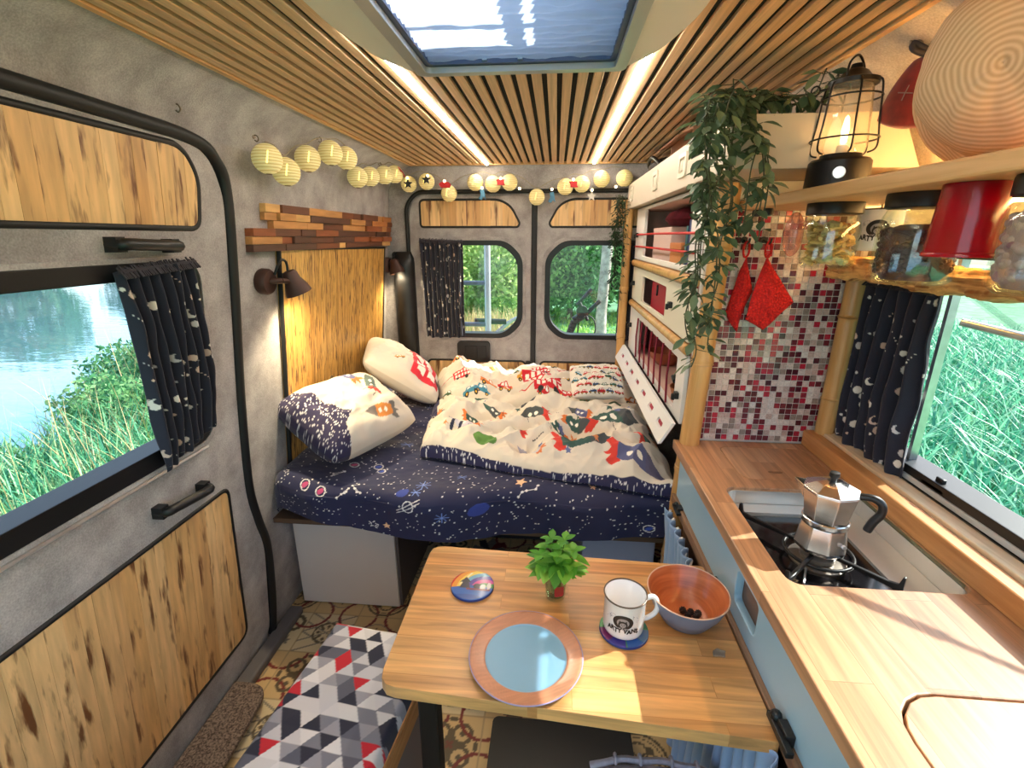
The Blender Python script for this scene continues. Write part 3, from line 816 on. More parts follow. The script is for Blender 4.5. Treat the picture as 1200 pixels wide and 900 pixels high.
b = MB(); b.box(.13, 1.60, .005, .405, 2.7, .445); b.build('body', plain('blue_grey_board', (150, 156, 182), .45), t2, bevel=.004)

TRI = vcol('triangle_print', .8, .15, 1200, .1)
def tri_pattern(U, V, s, seed):
    h = s * .74; row = np.floor(V / h).astype(int); fv = V / h - row
    uu = U / s + .5 * (row % 2); k = np.floor(uu).astype(int); fu = uu - k
    up = (fu > fv / 2) & (fu < 1 - fv / 2)
    idx = np.where(up, 2 * k, np.where(fu <= fv / 2, 2 * k - 1, 2 * k + 1))
    pal = np.array([lin(c) for c in ((190, 24, 44), (30, 34, 56), (88, 90, 106), (196, 196, 204), (150, 150, 162), (222, 220, 224), (206, 204, 210), (36, 38, 58), (120, 122, 136), (210, 208, 212))])
    R = np.random.RandomState(seed).randint(0, 10, (64, 128))
    return pal[R[row % 64, idx % 128]].reshape(-1, 3)
def pad(name, label, x0, y0, x1, y1, z0, z1, res, s, seed, M_=None, group=None):
    """box cushion with a printed cover, rounded edges"""
    nu, nv = int((x1 - x0) / res) + 2, int((y1 - y0) / res) + 2
    u, v = np.meshgrid(np.linspace(0, 1, nu), np.linspace(0, 1, nv), indexing='ij')
    W, H = x1 - x0, y1 - y0; th = z1 - z0
    ex = np.minimum(u, 1 - u) * W; ey = np.minimum(v, 1 - v) * H
    e = np.minimum(ex, ey); r = .02
    drop = np.where(e < r, 1 - np.sqrt(np.clip(1 - ((r - e) / r) ** 2, 0, 1)), 0)
    Z = z1 - drop * th + .003 * fbm(u * W * 14, v * H * 14, seed, 2) * (drop < .2)
    PT = np.stack([x0 + u * W, y0 + v * H, Z], -1)
    bt = PT.copy(); bt[..., 2] = z0
    C = tri_pattern(u * W, v * H, s, seed)
    if M_ is not None:
        q = PT.reshape(-1, 3); q = q @ np.array(M_.to_3x3()).T + np.array(M_.translation); PT = q.reshape(PT.shape)
        q = bt.reshape(-1, 3); q = q @ np.array(M_.to_3x3()).T + np.array(M_.translation); bt = q.reshape(bt.shape)
    mb = MB(); mb.grid(PT); mb.grid(bt)
    return tag(mb.build(name, TRI, smooth=60, col=np.vstack([C, C]), norm=False), label, 'cushion', group)
pad('seat_cushion', 'red and grey triangle print cushion on the bench under the bed', .16, 1.60, .405, 2.4, .445, .492, .005, .046, 5)

SHEET = vcol('space_sheet', .75, .15, 1200, .15)
def space_print(P, W, H, seed, dens):
    r = random.Random(seed)
    w_ = (226, 224, 226)
    for i in range(int(W * H * 900 * dens)): P.disc(r.uniform(0, W), r.uniform(0, H), r.uniform(.0016, .0034), w_)
    for i in range(int(W * H * 42 * dens)):
        cx, cy, k = r.uniform(.03, W - .03), r.uniform(.03, H - .03), r.random(); s = r.uniform(.012, .024)
        if k < .2: P.star(cx, cy, s, r.choice([(238, 190, 150), w_]), r.uniform(0, 2))
        elif k < .35: P.star(cx, cy, s, w_, r.uniform(0, 2)); P.star(cx, cy, s * .7, (19, 25, 68), 0)
        elif k < .5:
            P.ring(cx, cy, s, .004, w_); P.disc(cx, cy, s * .75, r.choice([(190, 70, 120), (70, 60, 110), (44, 74, 170)]), s * .5, .6)
        elif k < .62:
            P.ring(cx, cy, s * .8, .004, w_); a = r.uniform(0, 3)
            for q in (-.006, .006): P.seg((cx - 2 * s * math.cos(a), cy - 2 * s * math.sin(a) + q), (cx + 2 * s * math.cos(a), cy + 2 * s * math.sin(a) + q), .003, w_)
        elif k < .78:
            for q in range(8): P.seg((cx, cy), (cx + s * 1.2 * math.cos(q * PI / 4), cy + s * 1.2 * math.sin(q * PI / 4)), .002, (120, 150, 226))
        elif k < .9:
            pts = [(cx, cy)]
            for q in range(4): pts.append((pts[-1][0] + r.uniform(-.03, .05), pts[-1][1] + r.uniform(-.035, .035))); P.seg(pts[-2], pts[-1], .0022, w_)
            for q in pts: P.disc(q[0], q[1], .005, w_)
        else: P.disc(cx, cy, s * 1.6, (40, 62, 150), s * 1.1, r.uniform(0, 3))

# mattress with the navy space sheet, front hanging over the edge
nu, nv = 520, 560
u = np.linspace(0, 1, nu); SK = .20; TOP = 1.30; sarr = np.linspace(0, SK + TOP, nv)
U, SV = np.meshgrid(u, sarr, indexing='ij')
XX = BX0 + U * (BX1 - BX0)
front = 1.50 - .10 * np.sin(PI * np.clip((XX + 1.0) / 1.0, 0, 1)) ** 1.0 - .07 * np.clip((XX + .2) / .6, 0, 1)
R_ = .055
sk = np.clip(SV, 0, SK)
zb = .545 + .04 * np.clip((-XX - .55) / .4, 0, 1) + .03 * np.clip((XX - .1) / .3, 0, 1) + .008 * fbm(XX * 6, XX * 0, 8, 3)
zt = .715
tt = np.clip((SV - (SK - R_)) / (R_ * 1.6), 0, 1)
YY = front + R_ * (1 - np.cos(tt * PI / 2)) + np.clip(SV - (SK + R_ * .6), 0, None) / (TOP - R_ * .6) * (BY1 - front - R_)
ZZ = zb + (zt - R_ - zb) * np.clip(SV / (SK - R_), 0, 1) + R_ * np.sin(tt * PI / 2)
fold = fbm(XX * 5, SV * 7, 31, 4)
ZZ = ZZ + .010 * fold * (tt > .2) - .006 * (1 - abs(fbm(XX * 3 + SV * 4, SV * 3, 77, 3))) 
YY = YY - (.018 * np.sin(XX * 13 + 2 * SV) + .02 * fbm(XX * 7, SV * 3, 41, 3)) * (1 - tt) 
le = np.clip((XX - BX0) / .07, 0, 1); ZZ = np.where(le < 1, ZZ - .06 * (1 - np.sqrt(1 - (1 - le) ** 2)), ZZ)
YY = np.where(le < 1, YY + .05 * (1 - np.sqrt(1 - (1 - le) ** 2)) * (1 - np.clip((SV - .2) / .3, 0, 1)), YY)
P = Paint(U * 1.475, SV, (19, 25, 68)); space_print(P, 1.475, 1.5, 9, 1.0)
t = thing('mattress', 'thick mattress in a navy space print sheet with stars and planets', 'mattress', (-.3, 2.1, .515))
b = MB(); b.grid(np.stack([XX, YY, ZZ], -1)); b.build('fitted_sheet', SHEET, t, smooth=180, col=P.C, norm=False)
b = MB(); b.box(BX0 + .02, 1.56, .516, BX1 - .02, BY1 - .01, .66); b.build('foam_core', plain('foam', (40, 44, 80), .9), t, bevel=.02)

CLOTH = vcol('cotton_print', .85, .12, 1400, .1)
def sheetlike(name, label, cat, corners, base, height, seed, paint, nu=420, nv=330, wr=.02, edge=.5, lumps=(), group=None, wob=.03):
    u, v = np.meshgrid(np.linspace(0, 1, nu), np.linspace(0, 1, nv), indexing='ij')
    c = [np.array(k) for k in corners]
    XY = (c[0] * (1 - u[..., None]) + c[1] * u[..., None]) * (1 - v[..., None]) + (c[3] * (1 - u[..., None]) + c[2] * u[..., None]) * v[..., None]
    X, Y = XY[..., 0], XY[..., 1]
    X = X + wob * fbm(v * 3 + 5, u * 2, seed, 3) ; Y = Y + wob * fbm(u * 4, v * 2, seed + 1, 3)
    ed = np.clip(np.minimum(np.minimum(u, 1 - u) * 9, np.minimum(v, 1 - v) * 6), 0, 1) ** edge
    rid = (1 - abs(fbm(X * 5 + 2 * Y, Y * 7 - 2 * X, seed + 2, 3)) * 2.6)
    wrk = fbm(X * 6, Y * 9, seed + 3, 4)
    Z = base + ed * (height + wr * 1.2 * rid + wr * wrk)
    Z = Z + ed * (.007 * (1 - 3 * abs(fbm(X * 9 + 5 * Y, Y * 15 - 6 * X, seed + 7, 2))) + .004 * (1 - 3 * abs(fbm(X * 24 - 9 * Y, Y * 28 + 8 * X, seed + 8, 2))))
    for (lx, ly, lr, lh) in lumps: Z = Z + ed * lh * np.exp(-(((X - lx) ** 2 + (Y - ly) ** 2) / lr ** 2))
    if paint: C = paint(u, v)
    b = MB(); b.grid(np.stack([X, Y, Z], -1)); Zb = np.full_like(Z, base - .004)
    b.grid(np.stack([X, Y, Zb], -1))
    return tag(b.build(name, CLOTH, smooth=180, col=np.vstack([C, C]), norm=False), label, cat, group)

def space_duvet(W, H, seed, base=(214, 204, 190), navy_front=.016):
    def f(u, v):
        P = Paint(u * W, v * H, base)
        g1, g2, gr, red, org, blu = (52, 84, 78), (70, 76, 80), (86, 128, 58), (206, 56, 44), (206, 110, 50), (86, 92, 132)
        items = [(.16, .30, .15, 2.95, (196, 192, 204), (206, 200, 210), org), (.66, .20, .15, .1, g1, g2, red), (.50, .62, .11, 3.0, g2, (60, 64, 70), red), (.80, .55, .16, .15, g1, g2, red), (.86, .13, .15, -.1, blu, (92, 90, 120), red), (.32, .70, .09, 2.6, g2, g1, org), (.96, .40, .13, .3, g1, g2, red), (.58, .42, .08, 2.9, g1, g2, org), (.74, .82, .14, .05, g1, g2, red), (.08, .82, .1, .4, g2, g1, org), (.93, .75, .10, 2.8, blu, g2, org)]
        for (a, c, k, an, bo, no, fi) in items: P.rocket(a * W, c * H, k * .80, an, bo, no, fi)
        for (a, c, k, an, bo, no, fi) in ((.36, .46, .085, .3, g1, g2, red), (.47, .16, .09, 2.7, (196, 192, 204), (150, 150, 170), org), (.22, .55, .075, .2, g1, g2, org), (.40, .30, .08, 2.9, g2, g1, red), (.24, .90, .08, .1, g1, g2, red), (.66, .50, .08, -.2, g1, g2, org), (.70, .66, .075, 2.8, blu, g2, org), (.40, .92, .075, .2, g2, g1, red), (.56, .96, .07, 2.9, g1, g2, org), (.88, .92, .075, .1, g1, g2, red)): P.rocket(a * W, c * H, k * .75, an, bo, no, fi)
        P.seg((.13 * W, .20 * H), (.17 * W, .38 * H), .012, (34, 38, 66)); P.seg((.16 * W, .20 * H), (.20 * W, .38 * H), .012, (34, 38, 66))
        P.disc(.28 * W, .14 * H, .052, gr, .034, .2); P.disc(.045 * W, .55 * H, .05, (34, 34, 48), .04, .3); P.disc(.48 * W, .80 * H, .045, (40, 42, 50), .03, 1.0)
        r = random.Random(seed)
        for i in range(70): P.disc(.045 * W + r.uniform(-.04, .04), .55 * H + r.uniform(-.032, .032), .002, (230, 226, 220))
        for i in range(40):
            cx, cy = r.uniform(0, W), r.uniform(.08, H); P.star(cx, cy, r.uniform(.014, .022), r.choice([(92, 104, 150), (206, 130, 80), (52, 84, 78), (92, 104, 150)]), r.uniform(0, 3))
        for i in range(16):
            cx, cy, a = r.uniform(0, W), r.uniform(.08, H), r.uniform(0, 3)
            for q in range(6): P.seg((cx + q * .011 * math.cos(a), cy + q * .011 * math.sin(a)), (cx + (q * .011 + .006) * math.cos(a), cy + (q * .011 + .006) * math.sin(a)), .003, (60, 60, 70))
        if navy_front:
            nv_ = (P.y < navy_front * H * (1 + .5 * np.sin(P.x * 9))) | ((P.x < .04 * W) & (P.y > .55 * H))
            P.C[nv_] = lin((34, 34, 74))
            for i in range(160):
                cx, cy = r.uniform(0, W), r.uniform(0, navy_front * H * 1.3)
                m_ = nv_ & ((P.x - cx) ** 2 + (P.y - cy) ** 2 < .002 ** 2); P.C[m_] = lin((220, 220, 226))
        return P.C
    return f
def car_print(W, H, seed, n=34, base=(216, 206, 192)):
    def f(u, v):
        P = Paint(u * W, v * H, base); r = random.Random(seed)
        cols = [(196, 36, 44), (222, 160, 60), (60, 130, 160), (60, 92, 62), (206, 120, 60), (196, 36, 44)]
        gx = int(math.sqrt(n * W / H)) + 1; gy = max(1, int(n / gx))
        for i in range(gx):
            for j in range(gy):
                cx, cy = (i + .5 + r.uniform(-.3, .3)) * W / gx, (j + .5 + r.uniform(-.25, .25)) * H / gy; k = r.random()
                if k < .62: P.car(cx, cy, r.uniform(.042, .056), r.uniform(-.4, .5), r.choice(cols))
                elif k < .78: P.bus(cx, cy, .05, r.uniform(-.3, .5))
                elif k < .9: P.disc(cx, cy, .034, (60, 92, 62), .024, r.uniform(0, 3)); P.seg((cx, cy), (cx + .03, cy - .04), .006, (92, 66, 44))
                else: P.seg((cx - .05, cy), (cx + .05, cy + .03), .006, (200, 44, 50))
        P.bus(.52 * W, .42 * H, .085, .25); P.bus(.56 * W, .2 * H, .08, .1)
        return P.C
    return f
sheetlike('car_duvet', 'white duvet printed with red buses and cars, bunched by the rear doors', 'duvet', [(-.58, 2.26), (.44, 2.14), (.46, 2.70), (-.70, 2.74)], .722, .09, 51, car_print(1.15, .62, 4, 44), lumps=((-.52, 2.56, .13, .06), (.30, 2.45, .16, .03), (-.1, 2.5, .2, .03), (-.25, 2.35, .1, -.04)), wr=.03)
sheetlike('space_duvet', 'cream duvet printed with green rockets, crumpled across the middle of the bed', 'duvet', [(-.50, 1.70), (.43, 1.42), (.43, 2.10), (-.60, 2.18)], .722, .07, 61, space_duvet(1.05, .7, 8), lumps=((-.40, 1.80, .12, .03), (.28, 1.90, .13, .06), (.3, 1.55, .15, .035), (0, 2.0, .15, .04), (-.1, 1.7, .09, -.03), (.12, 1.75, .08, -.03)), wr=.036)

def pillow(name, label, cat, W, H, T, paint, M_, seed, n=110, group=None, mat=None, corner=.06):
    u, v = np.meshgrid(np.linspace(-1, 1, n), np.linspace(-1, 1, n), indexing='ij')
    cx = 1 - corner * (1 - np.abs(v) ** 1.5) * 1.6; cy = 1 - corner * (1 - np.abs(u) ** 1.5) * 1.6
    rc = 1 - .13 * (u * v) ** 2; X = u * W / 2 * cx * rc; Y = v * H / 2 * cy * rc
    pf = np.clip((1 - u ** 2) * (1 - v ** 2), 0, 1) ** .42
    wr = fbm(u * 2.2, v * 2.2, seed, 4) * .022 + .012 * (1 - abs(fbm(u * 2 + v, v * 2 - u, seed + 5, 2)) * 3)
    Zt = T / 2 * pf + wr * pf; Zb = -T / 2 * pf
    top = np.stack([X, Y, Zt], -1); bot = np.stack([X, Y, Zb], -1)
    A = np.array(M_.to_3x3()); tr = np.array(M_.translation)
    b = MB(); b.grid(top @ A.T + tr); b.grid(bot @ A.T + tr)
    C = paint((u + 1) / 2 * W, (v + 1) / 2 * H)
    return tag(b.build(name, mat or CLOTH, smooth=180, col=np.vstack([C, C]), norm=False), label, cat, group)
def pl_space(X, Y):
    P = Paint(X, Y, (208, 198, 186)); W, H = X.max(), Y.max(); r = random.Random(2)
    P.poly([(0, 0), (.09, 0), (.11, .08), (.17, .12), (.12, .20), (.11, .28), (.07, H), (0, H)], (40, 34, 70))
    mk = (P.x < .17); 
    for i in range(420):
        cx, cy = r.uniform(0, .18), r.uniform(0, H); m_ = (np.hypot(P.x - cx, P.y - cy) < .0026) & (P.C[:, 0] < .1); P.C[m_] = lin((222, 220, 224))
    P.rocket(.38, .24, .08, 1.1, (86, 104, 100), (78, 92, 90), (206, 56, 44)); P.rocket(.29, .07, .08, 2.9, (206, 130, 60), (120, 112, 108), (110, 104, 100))
    P.rocket(.32, H - .05, .09, 1.8, (90, 96, 140), (70, 76, 110), (206, 110, 50)); P.disc(.47, H - .06, .03, (110, 116, 72), .016, .3)
    for k in (0, .03, .06):
        for q in range(7): P.seg((.30 + q * .013, .14 + k + q * .006), (.307 + q * .013, .143 + k + q * .006), .004, (50, 46, 50))
    return P.C
pillow('space_pillow', 'plump pillow with rockets and a dark starry end, nearest the sliding door', 'pillow', .48, .40, .23, pl_space, Matrix.Translation((-.815, 1.74, .868)) @ Matrix.Rotation(1.12, 4, 'Z') @ Matrix.Rotation(.42, 4, 'X') @ Matrix.Rotation(-.05, 4, 'Y'), 71)
def pl_bus(X, Y):
    P = Paint(X, Y, (212, 202, 190)); W, H = X.max(), Y.max()
    P.bus(.33, .20, .15, PI / 2 + .05, (206, 36, 54))
    P.seg((.1, H - .05), (.3, H - .06), .02, (60, 58, 60)); P.seg((.2, .30), (.26, .36), .008, (70, 60, 60))
    for (x, y) in ((.16, .12), (.2, .4)): P.car(x, y, .03, .5, (206, 140, 60))
    return P.C
pillow('bus_pillow', 'white pillow with a red double decker bus, propped in the far left corner', 'pillow', .46, .44, .19, pl_bus, Matrix.Translation((-.79, 2.36, .885)) @ Matrix.Rotation(.35, 4, 'Z') @ Matrix.Rotation(.62, 4, 'Y') @ Matrix.Rotation(.1, 4, 'X'), 72)
def car_small(X, Y):
    P = Paint(X, Y, (230, 224, 212)); r = random.Random(15)
    for i in range(7):
        for j in range(6): P.car(.02 + i * .04 + (.02 if j % 2 else 0), .02 + j * .037, .0185, r.uniform(-.2, .2), r.choice([(196, 36, 44), (40, 110, 130), (196, 36, 44), (46, 70, 110), (50, 96, 80)]))
    return P.C
pillow('car_cushion', 'small square cushion packed with tiny red and blue cars on the duvet', 'cushion', .26, .21, .09, car_small, Matrix.Translation((.20, 2.13, .915)) @ Matrix.Rotation(.1, 4, 'Z') @ Matrix.Rotation(.60, 4, 'X'), 73, 150)
# ------------------------------------------------------------------ partition, mosaic, bamboo posts
b = MB(); b.box(.43, 1.478, -.0, .875, 1.495, 1.69); wm = struct(b.build('wall_middle', WHITEP))
TILE = island('glass_mosaic', [(0, (84, 34, 44)), (.13, (186, 44, 64)), (.24, (218, 198, 190)), (.42, (150, 132, 122)), (.55, (226, 214, 206)), (.70, (112, 42, 52)), (.80, (196, 170, 160)), (.92, (150, 50, 62))], .16, (200, 200, 200), None, 'CONSTANT', 0, .3)
b = MB(); pt = .0183
for i in range(22):
    for j in range(38):
        x, z = .452 + i * pt, .93 + j * pt
        b.box(x, 1.470, z, x + pt - .0021, 1.4755, z + pt - .0021)
t = thing('tile_backsplash', 'red, grey and white square mosaic tiles on the partition behind the worktop', 'tiles', (.65, 1.475, .925))
b.build('mosaic_tiles', TILE, t, bevel=.0008)
b = MB(); b.box(.445, 1.4725, .925, .86, 1.478, 1.625); b.build('grout', plain('pale_grout', (214, 202, 194), .8), t)

def bamboo(name, label, p0, p1, r, nodes, seed):
    p0, p1 = Vector(p0), Vector(p1); rr = random.Random(seed)
    pts = []; rad = []
    N = 60; nodez = [rr.uniform(-.02, .02) + (i + .5) / nodes for i in range(nodes)]
    for i in range(N + 1):
        t = i / N; pts.append(p0.lerp(p1, t)); rad.append(r * (1 - .06 * t))
    for nz in nodez:
        for dt, k in ((-.008, 1.0), (-.003, 1.09), (0, 1.02), (.003, 1.09), (.008, 1.0)):
            pts.append(p0.lerp(p1, nz + dt)); rad.append(r * k)
    o = sorted(range(len(pts)), key=lambda i: (pts[i] - p0).length)
    b = MB(); b.tube([pts[i] for i in o], [rad[i] for i in o], 18)
    return tag(b.build(name, BAMBOO, smooth=50), label, 'bamboo post', 'bamboo posts')
bamboo('bamboo_post', 'thick bamboo post between the bed and the mosaic wall, floor to cabinet', (.402, 1.445, .0), (.468, 1.445, 1.69), .031, 5, 3)
bamboo('bamboo_post', 'slim bamboo post at the far end of the white bed cabinet', (.378, 2.68, .0), (.372, 2.68, 1.69), .024, 6, 5)
bamboo('bamboo_post', 'short bamboo post between the mosaic tiles and the kitchen curtain', (.835, 1.44, .975), (.838, 1.44, 1.44), .026, 2, 8)

# ------------------------------------------------------------------ white cabinet over the bed
CX = .415
t = thing('bed_cabinet', 'tall white open cabinet over the right side of the bed, bamboo trimmed', 'cabinet', (.6, 2.1, .93))
wood_in = plain('cabinet_inside', (214, 178, 164), .6)
b = MB()
b.box(CX + .016, 1.497, .965, .80, 1.51, 1.688); b.box(CX + .016, 2.655, .965, .80, 2.668, 1.688)
b.box(.79, 1.51, .965, .80, 2.655, 1.688)
for z in (.965, 1.20, 1.425): b.box(CX + .016, 1.51, z, .79, 2.655, z + .012)
b.box(CX + .016, 1.51, 1.676, .79, 2.655, 1.688)
b.build('carcass', wood_in, t)
fnC = lambda y, z, d: (CX + d, y, z)
b = MB(); b.prism([[(1.50, 1.442), (2.665, 1.442), (2.665, 1.688), (1.50, 1.688)], rrect(1.60, 1.462, 2.44, 1.676, .01)], 0, .015, fnC); b.build('top_front', WHITEP, t, bevel=.002)
mf = [[(1.50, 1.235), (2.665, 1.235), (2.665, 1.402), (1.50, 1.402)], rrect(1.86, 1.255, 2.38, 1.372, .008)]
b = MB(); b.prism(mf, 0, .014, fnC); b.build('middle_flap', CREAM, t, bevel=.002)
b = MB(); b.prism([[(1.50, .965), (2.665, .965), (2.665, 1.192), (1.50, 1.192)], rrect(1.60, .985, 2.42, 1.165, .008)], 0, .014, fnC); lf = b.build('lower_flap', WHITEP, t, bevel=.002)
for z, nm in ((1.422, 'bamboo_strip'), (1.213, 'bamboo_strip')):
    b = MB(); b.tube([(CX + .002, 1.50, z), (CX + .002, 2.665, z)], .0165, 12); b.build(nm, BAMBOO, t, smooth=60)
def clipat(y, z, par):
    b = MB(); b.box(CX - .014, y - .012, z - .011, CX, y + .012, z + .011); b.box(CX - .022, y - .007, z - .016, CX - .012, y + .007, z + .004); b.build('black_catch', BLACK, par, bevel=.002)
for y, z in ((2.60, 1.56), (2.60, 1.32), (1.75, 1.32), (2.60, 1.10), (1.545, 1.05)): clipat(y, z, t)
REDCORD = plain('red_elastic', (196, 40, 44), .6)
for z in (1.505, 1.562):
    b = MB(); b.tube([(CX - .006, 1.52, z), (CX - .008, 2.1, z + .002), (CX - .006, 2.62, z)], .0042, 8); b.build('red_elastic_cord', REDCORD, t, smooth=60)
for i in range(7):
    y = 1.68 + i * .115
    b = MB(); b.tube([(CX - .006, y, .978), (CX - .010, y, 1.08), (CX - .006, y, 1.172)], .004, 8); b.build('red_upright_cord', plain('dark_red_elastic', (134, 26, 48), .6) if i == 0 else bpy.data.materials['dark_red_elastic'], lf, smooth=60)
fnG = lambda y, z, d: (CX - .05 + d + (z - .94) * .55, y, z)
slots = [rrect(1.53 + i * .16, .935, 1.53 + i * .16 + .07, .952, .007) for i in range(7)]
b = MB(); b.prism([[(1.47, .905), (2.66, .905), (2.66, .978), (1.47, .978)]] + slots, 0, .012, fnG); gr = b.build('guard_rail', WHITEP, t, bevel=.002)
SLR = plain('slot_red', (158, 36, 56), .6)
for sl in slots: b = MB(); b.prism([sl], .008, .0125, fnG); b.build('red_slot_backing', SLR, gr)

# things kept in the cabinet
def carton(name, label, cat, x0, y0, z0, x1, y1, z1, c, c2=None):
    o = thing(name, label, cat, ((x0 + x1) / 2, (y0 + y1) / 2, z0))
    b = MB(); b.box(x0, y0, z0, x1, y1, z1 - .02); b.build('body', plain(name + '_card', c, .6), o, bevel=.003)
    b = MB(); b.box(x0 - .003, y0 - .003, z1 - .024, x1 + .003, y1 + .003, z1); b.build('lid', plain(name + '_lid', c2 or c, .6), o, bevel=.003)
    return o
carton('storage_box', 'pale pink storage box in the top compartment of the white cabinet', 'box', .46, 2.06, 1.4375, .74, 2.42, 1.59, (214, 190, 182))
b = MB(); n = 26
prof = [(0, 0), (.09, .004), (.115, .03), (.10, .055), (.05, .075), (.015, .082), (.02, .088), (0, .088)]
b.lathe(prof, (.57, 2.17, 1.592), 28)
o = tag(b.build('drawstring_bag', plain('maroon_cloth', (112, 30, 48), .85, noise=.2, nscale=30), smooth=60), 'maroon cloth bag lying on the pale storage box', 'bag')
carton('wooden_box', 'small light wooden box behind the red cords in the top compartment', 'box', .45, 1.84, 1.4375, .56, 2.01, 1.53, (206, 140, 84), (190, 120, 70))
for i, (c, h, lb) in enumerate((((170, 36, 44), .16, 'red'), ((40, 66, 120), .17, 'blue'), ((60, 110, 120), .15, 'teal'))):
    y = 1.70 + i * .034
    o = thing('book', 'upright ' + lb + ' book behind the garland in the top compartment', 'book', (.53, y + .013, 1.4375), 'books in the bed cabinet')
    b = MB(); b.box(.45, y, 1.4375, .60, y + .003, 1.4375 + h); b.box(.45, y + .023, 1.4375, .60, y + .026, 1.4375 + h); b.box(.45, y, 1.4375, .453, y + .026, 1.4375 + h); b.build('cover', plain('book_cover_' + lb, c, .5), o)
    b = MB(); b.box(.4535, y + .0032, 1.441, .596, y + .0228, 1.4375 + h - .003); b.build('pages', CREAM, o)
o = carton('red_box', 'red box with a key tag behind the window of the middle flap', 'box', .46, 2.06, 1.2125, .72, 2.36, 1.385, (178, 40, 56), (190, 48, 62))
b = MB(); b.tube(spline([(.457, 2.22, 1.345), (.456, 2.215, 1.32), (.456, 2.22, 1.30)], 4), .004, 6); b.build('key_tag', BLACK, o)
o = tag(MB().box(.47, 1.87, 1.2125, .66, 2.0, 1.26).build('wooden_tray', plain('brown_wood_tray', (150, 92, 56), .5), bevel=.01), 'brown wooden tray behind the window of the middle flap', 'tray')
o = thing('saucepan', 'black pan stored behind the dark red cords of the lower flap', 'pan', (.58, 1.83, .9775))
b = MB(); b.lathe([(0, 0), (.075, 0), (.085, .01), (.088, .075), (.091, .078), (.084, .075), (.080, .012), (0, .008)], (.58, 1.83, .9775), 32); b.build('body', BLACKMET, o, smooth=40)
b = MB(); b.tube([(.50, 1.80, 1.045), (.45, 1.77, 1.05), (.44, 1.70, 1.052)], .008, 8); b.build('handle', BLACK, o, smooth=60)
for i, (y, z, x, c, lb) in enumerate(((2.24, .9775, .53, (150, 76, 48), 'copper brown bowl behind the far dark red cords'), (1.66, .9775, .50, (176, 106, 62), 'light wooden bowl behind the near dark red cords'))):
    b = MB(); b.lathe([(0, 0), (.04, 0), (.075, .035), (.085, .065), (.081, .065), (.07, .036), (.038, .006), (0, .006)], (x, y, z), 32)
    tag(b.build('wooden_bowl', plain('stored_bowl_%d' % i, c, .45), smooth=50), lb, 'bowl')
carton('red_tin', 'dark red tin at the far end behind the lower flap', 'tin', .50, 2.40, .9775, .66, 2.60, 1.14, (120, 34, 46))

# ------------------------------------------------------------------ overhead cabinet
t = thing('overhead_cabinet', 'long white overhead cabinet under the slatted ceiling on the right', 'cabinet', (.55, 2.0, 1.69))
OHW = plain('overhead_front', (206, 194, 176), .5)
wx = lambda z: .74 + (1.80 - z) * .5 - .012
fn = lambda x, z, d: (x, d, z)
b = MB(); b.prism([[(.384, 1.695), (wx(1.695), 1.695), (wx(1.805), 1.805), (.384, 1.805)]], 1.20, 2.76, fn); b.build('body', OHW, t, bevel=.003)
b = MB(); b.box(.374, 1.195, 1.692, .384, 2.0, 1.812); b.build('front_panel', OHW, t, bevel=.002)
b = MB(); b.box(.374, 2.003, 1.692, .384, 2.765, 1.812); b.build('front_panel', OHW, t, bevel=.002)
for i, y in enumerate((1.60, 2.02, 2.62)):
    b = MB(); b.prism([rrect(y - .045, 1.722, y + .045, 1.79, .008), rrect(y - .030, 1.735, y + .030, 1.777, .006)], -.006, 0, lambda a, c, d: (.374 + d, a, c)); 
    b.box(.370, y - .022, 1.742, .374, y - .006, 1.770); b.box(.370, y + .006, 1.742, .374, y + .022, 1.770); b.build('catch_plate', plain('catch_cream_%d' % i, (222, 214, 196), .4), t, bevel=.002)
b = MB(); b.box(.384, 1.204, 1.625, .398, 1.40, 1.694)
b = MB(); b.box(.474, 1.44, 1.648, .80, 1.476, 1.694); tag(b.build('filler_panel', CREAM, bevel=.002), 'narrow white filler panel between the mosaic tiles and overhead cabinet', 'panel')
o = thing('cardboard_box', 'brown cardboard box lying on top of the overhead cabinet', 'box', (.52, 1.85, 1.806))
cb = plain('brown_card', (150, 104, 74), .8)
b = MB(); b.box(.42, 1.72, 1.8065, .60, 2.02, 1.895); b.build('body', cb, o, bevel=.002)
b = MB(); b.box(.375, 1.72, 1.874, .42, 2.02, 1.878, 0, Matrix.Translation((.42, 0, 1.874)) @ Matrix.Rotation(-.35, 4, 'Y') @ Matrix.Translation((-.42, 0, -1.874))); b.build('flap', cb, o)
o = thing('black_bag', 'black bag on the far end of the overhead cabinet', 'bag', (.47, 2.30, 1.8065))
b = MB(); b.sphere((.49, 2.34, 1.845), 1, 0, 14, (.09, .17, .037)); b.build('body', plain('black_nylon', (34, 30, 32), .7, noise=.3), o, smooth=180)
b = MB(); b.tube(spline([(.42, 2.20, 1.84), (.40, 2.28, 1.875), (.41, 2.42, 1.865), (.44, 2.48, 1.84)], 6), .008, 8); b.build('strap', BLACK, o, smooth=60)

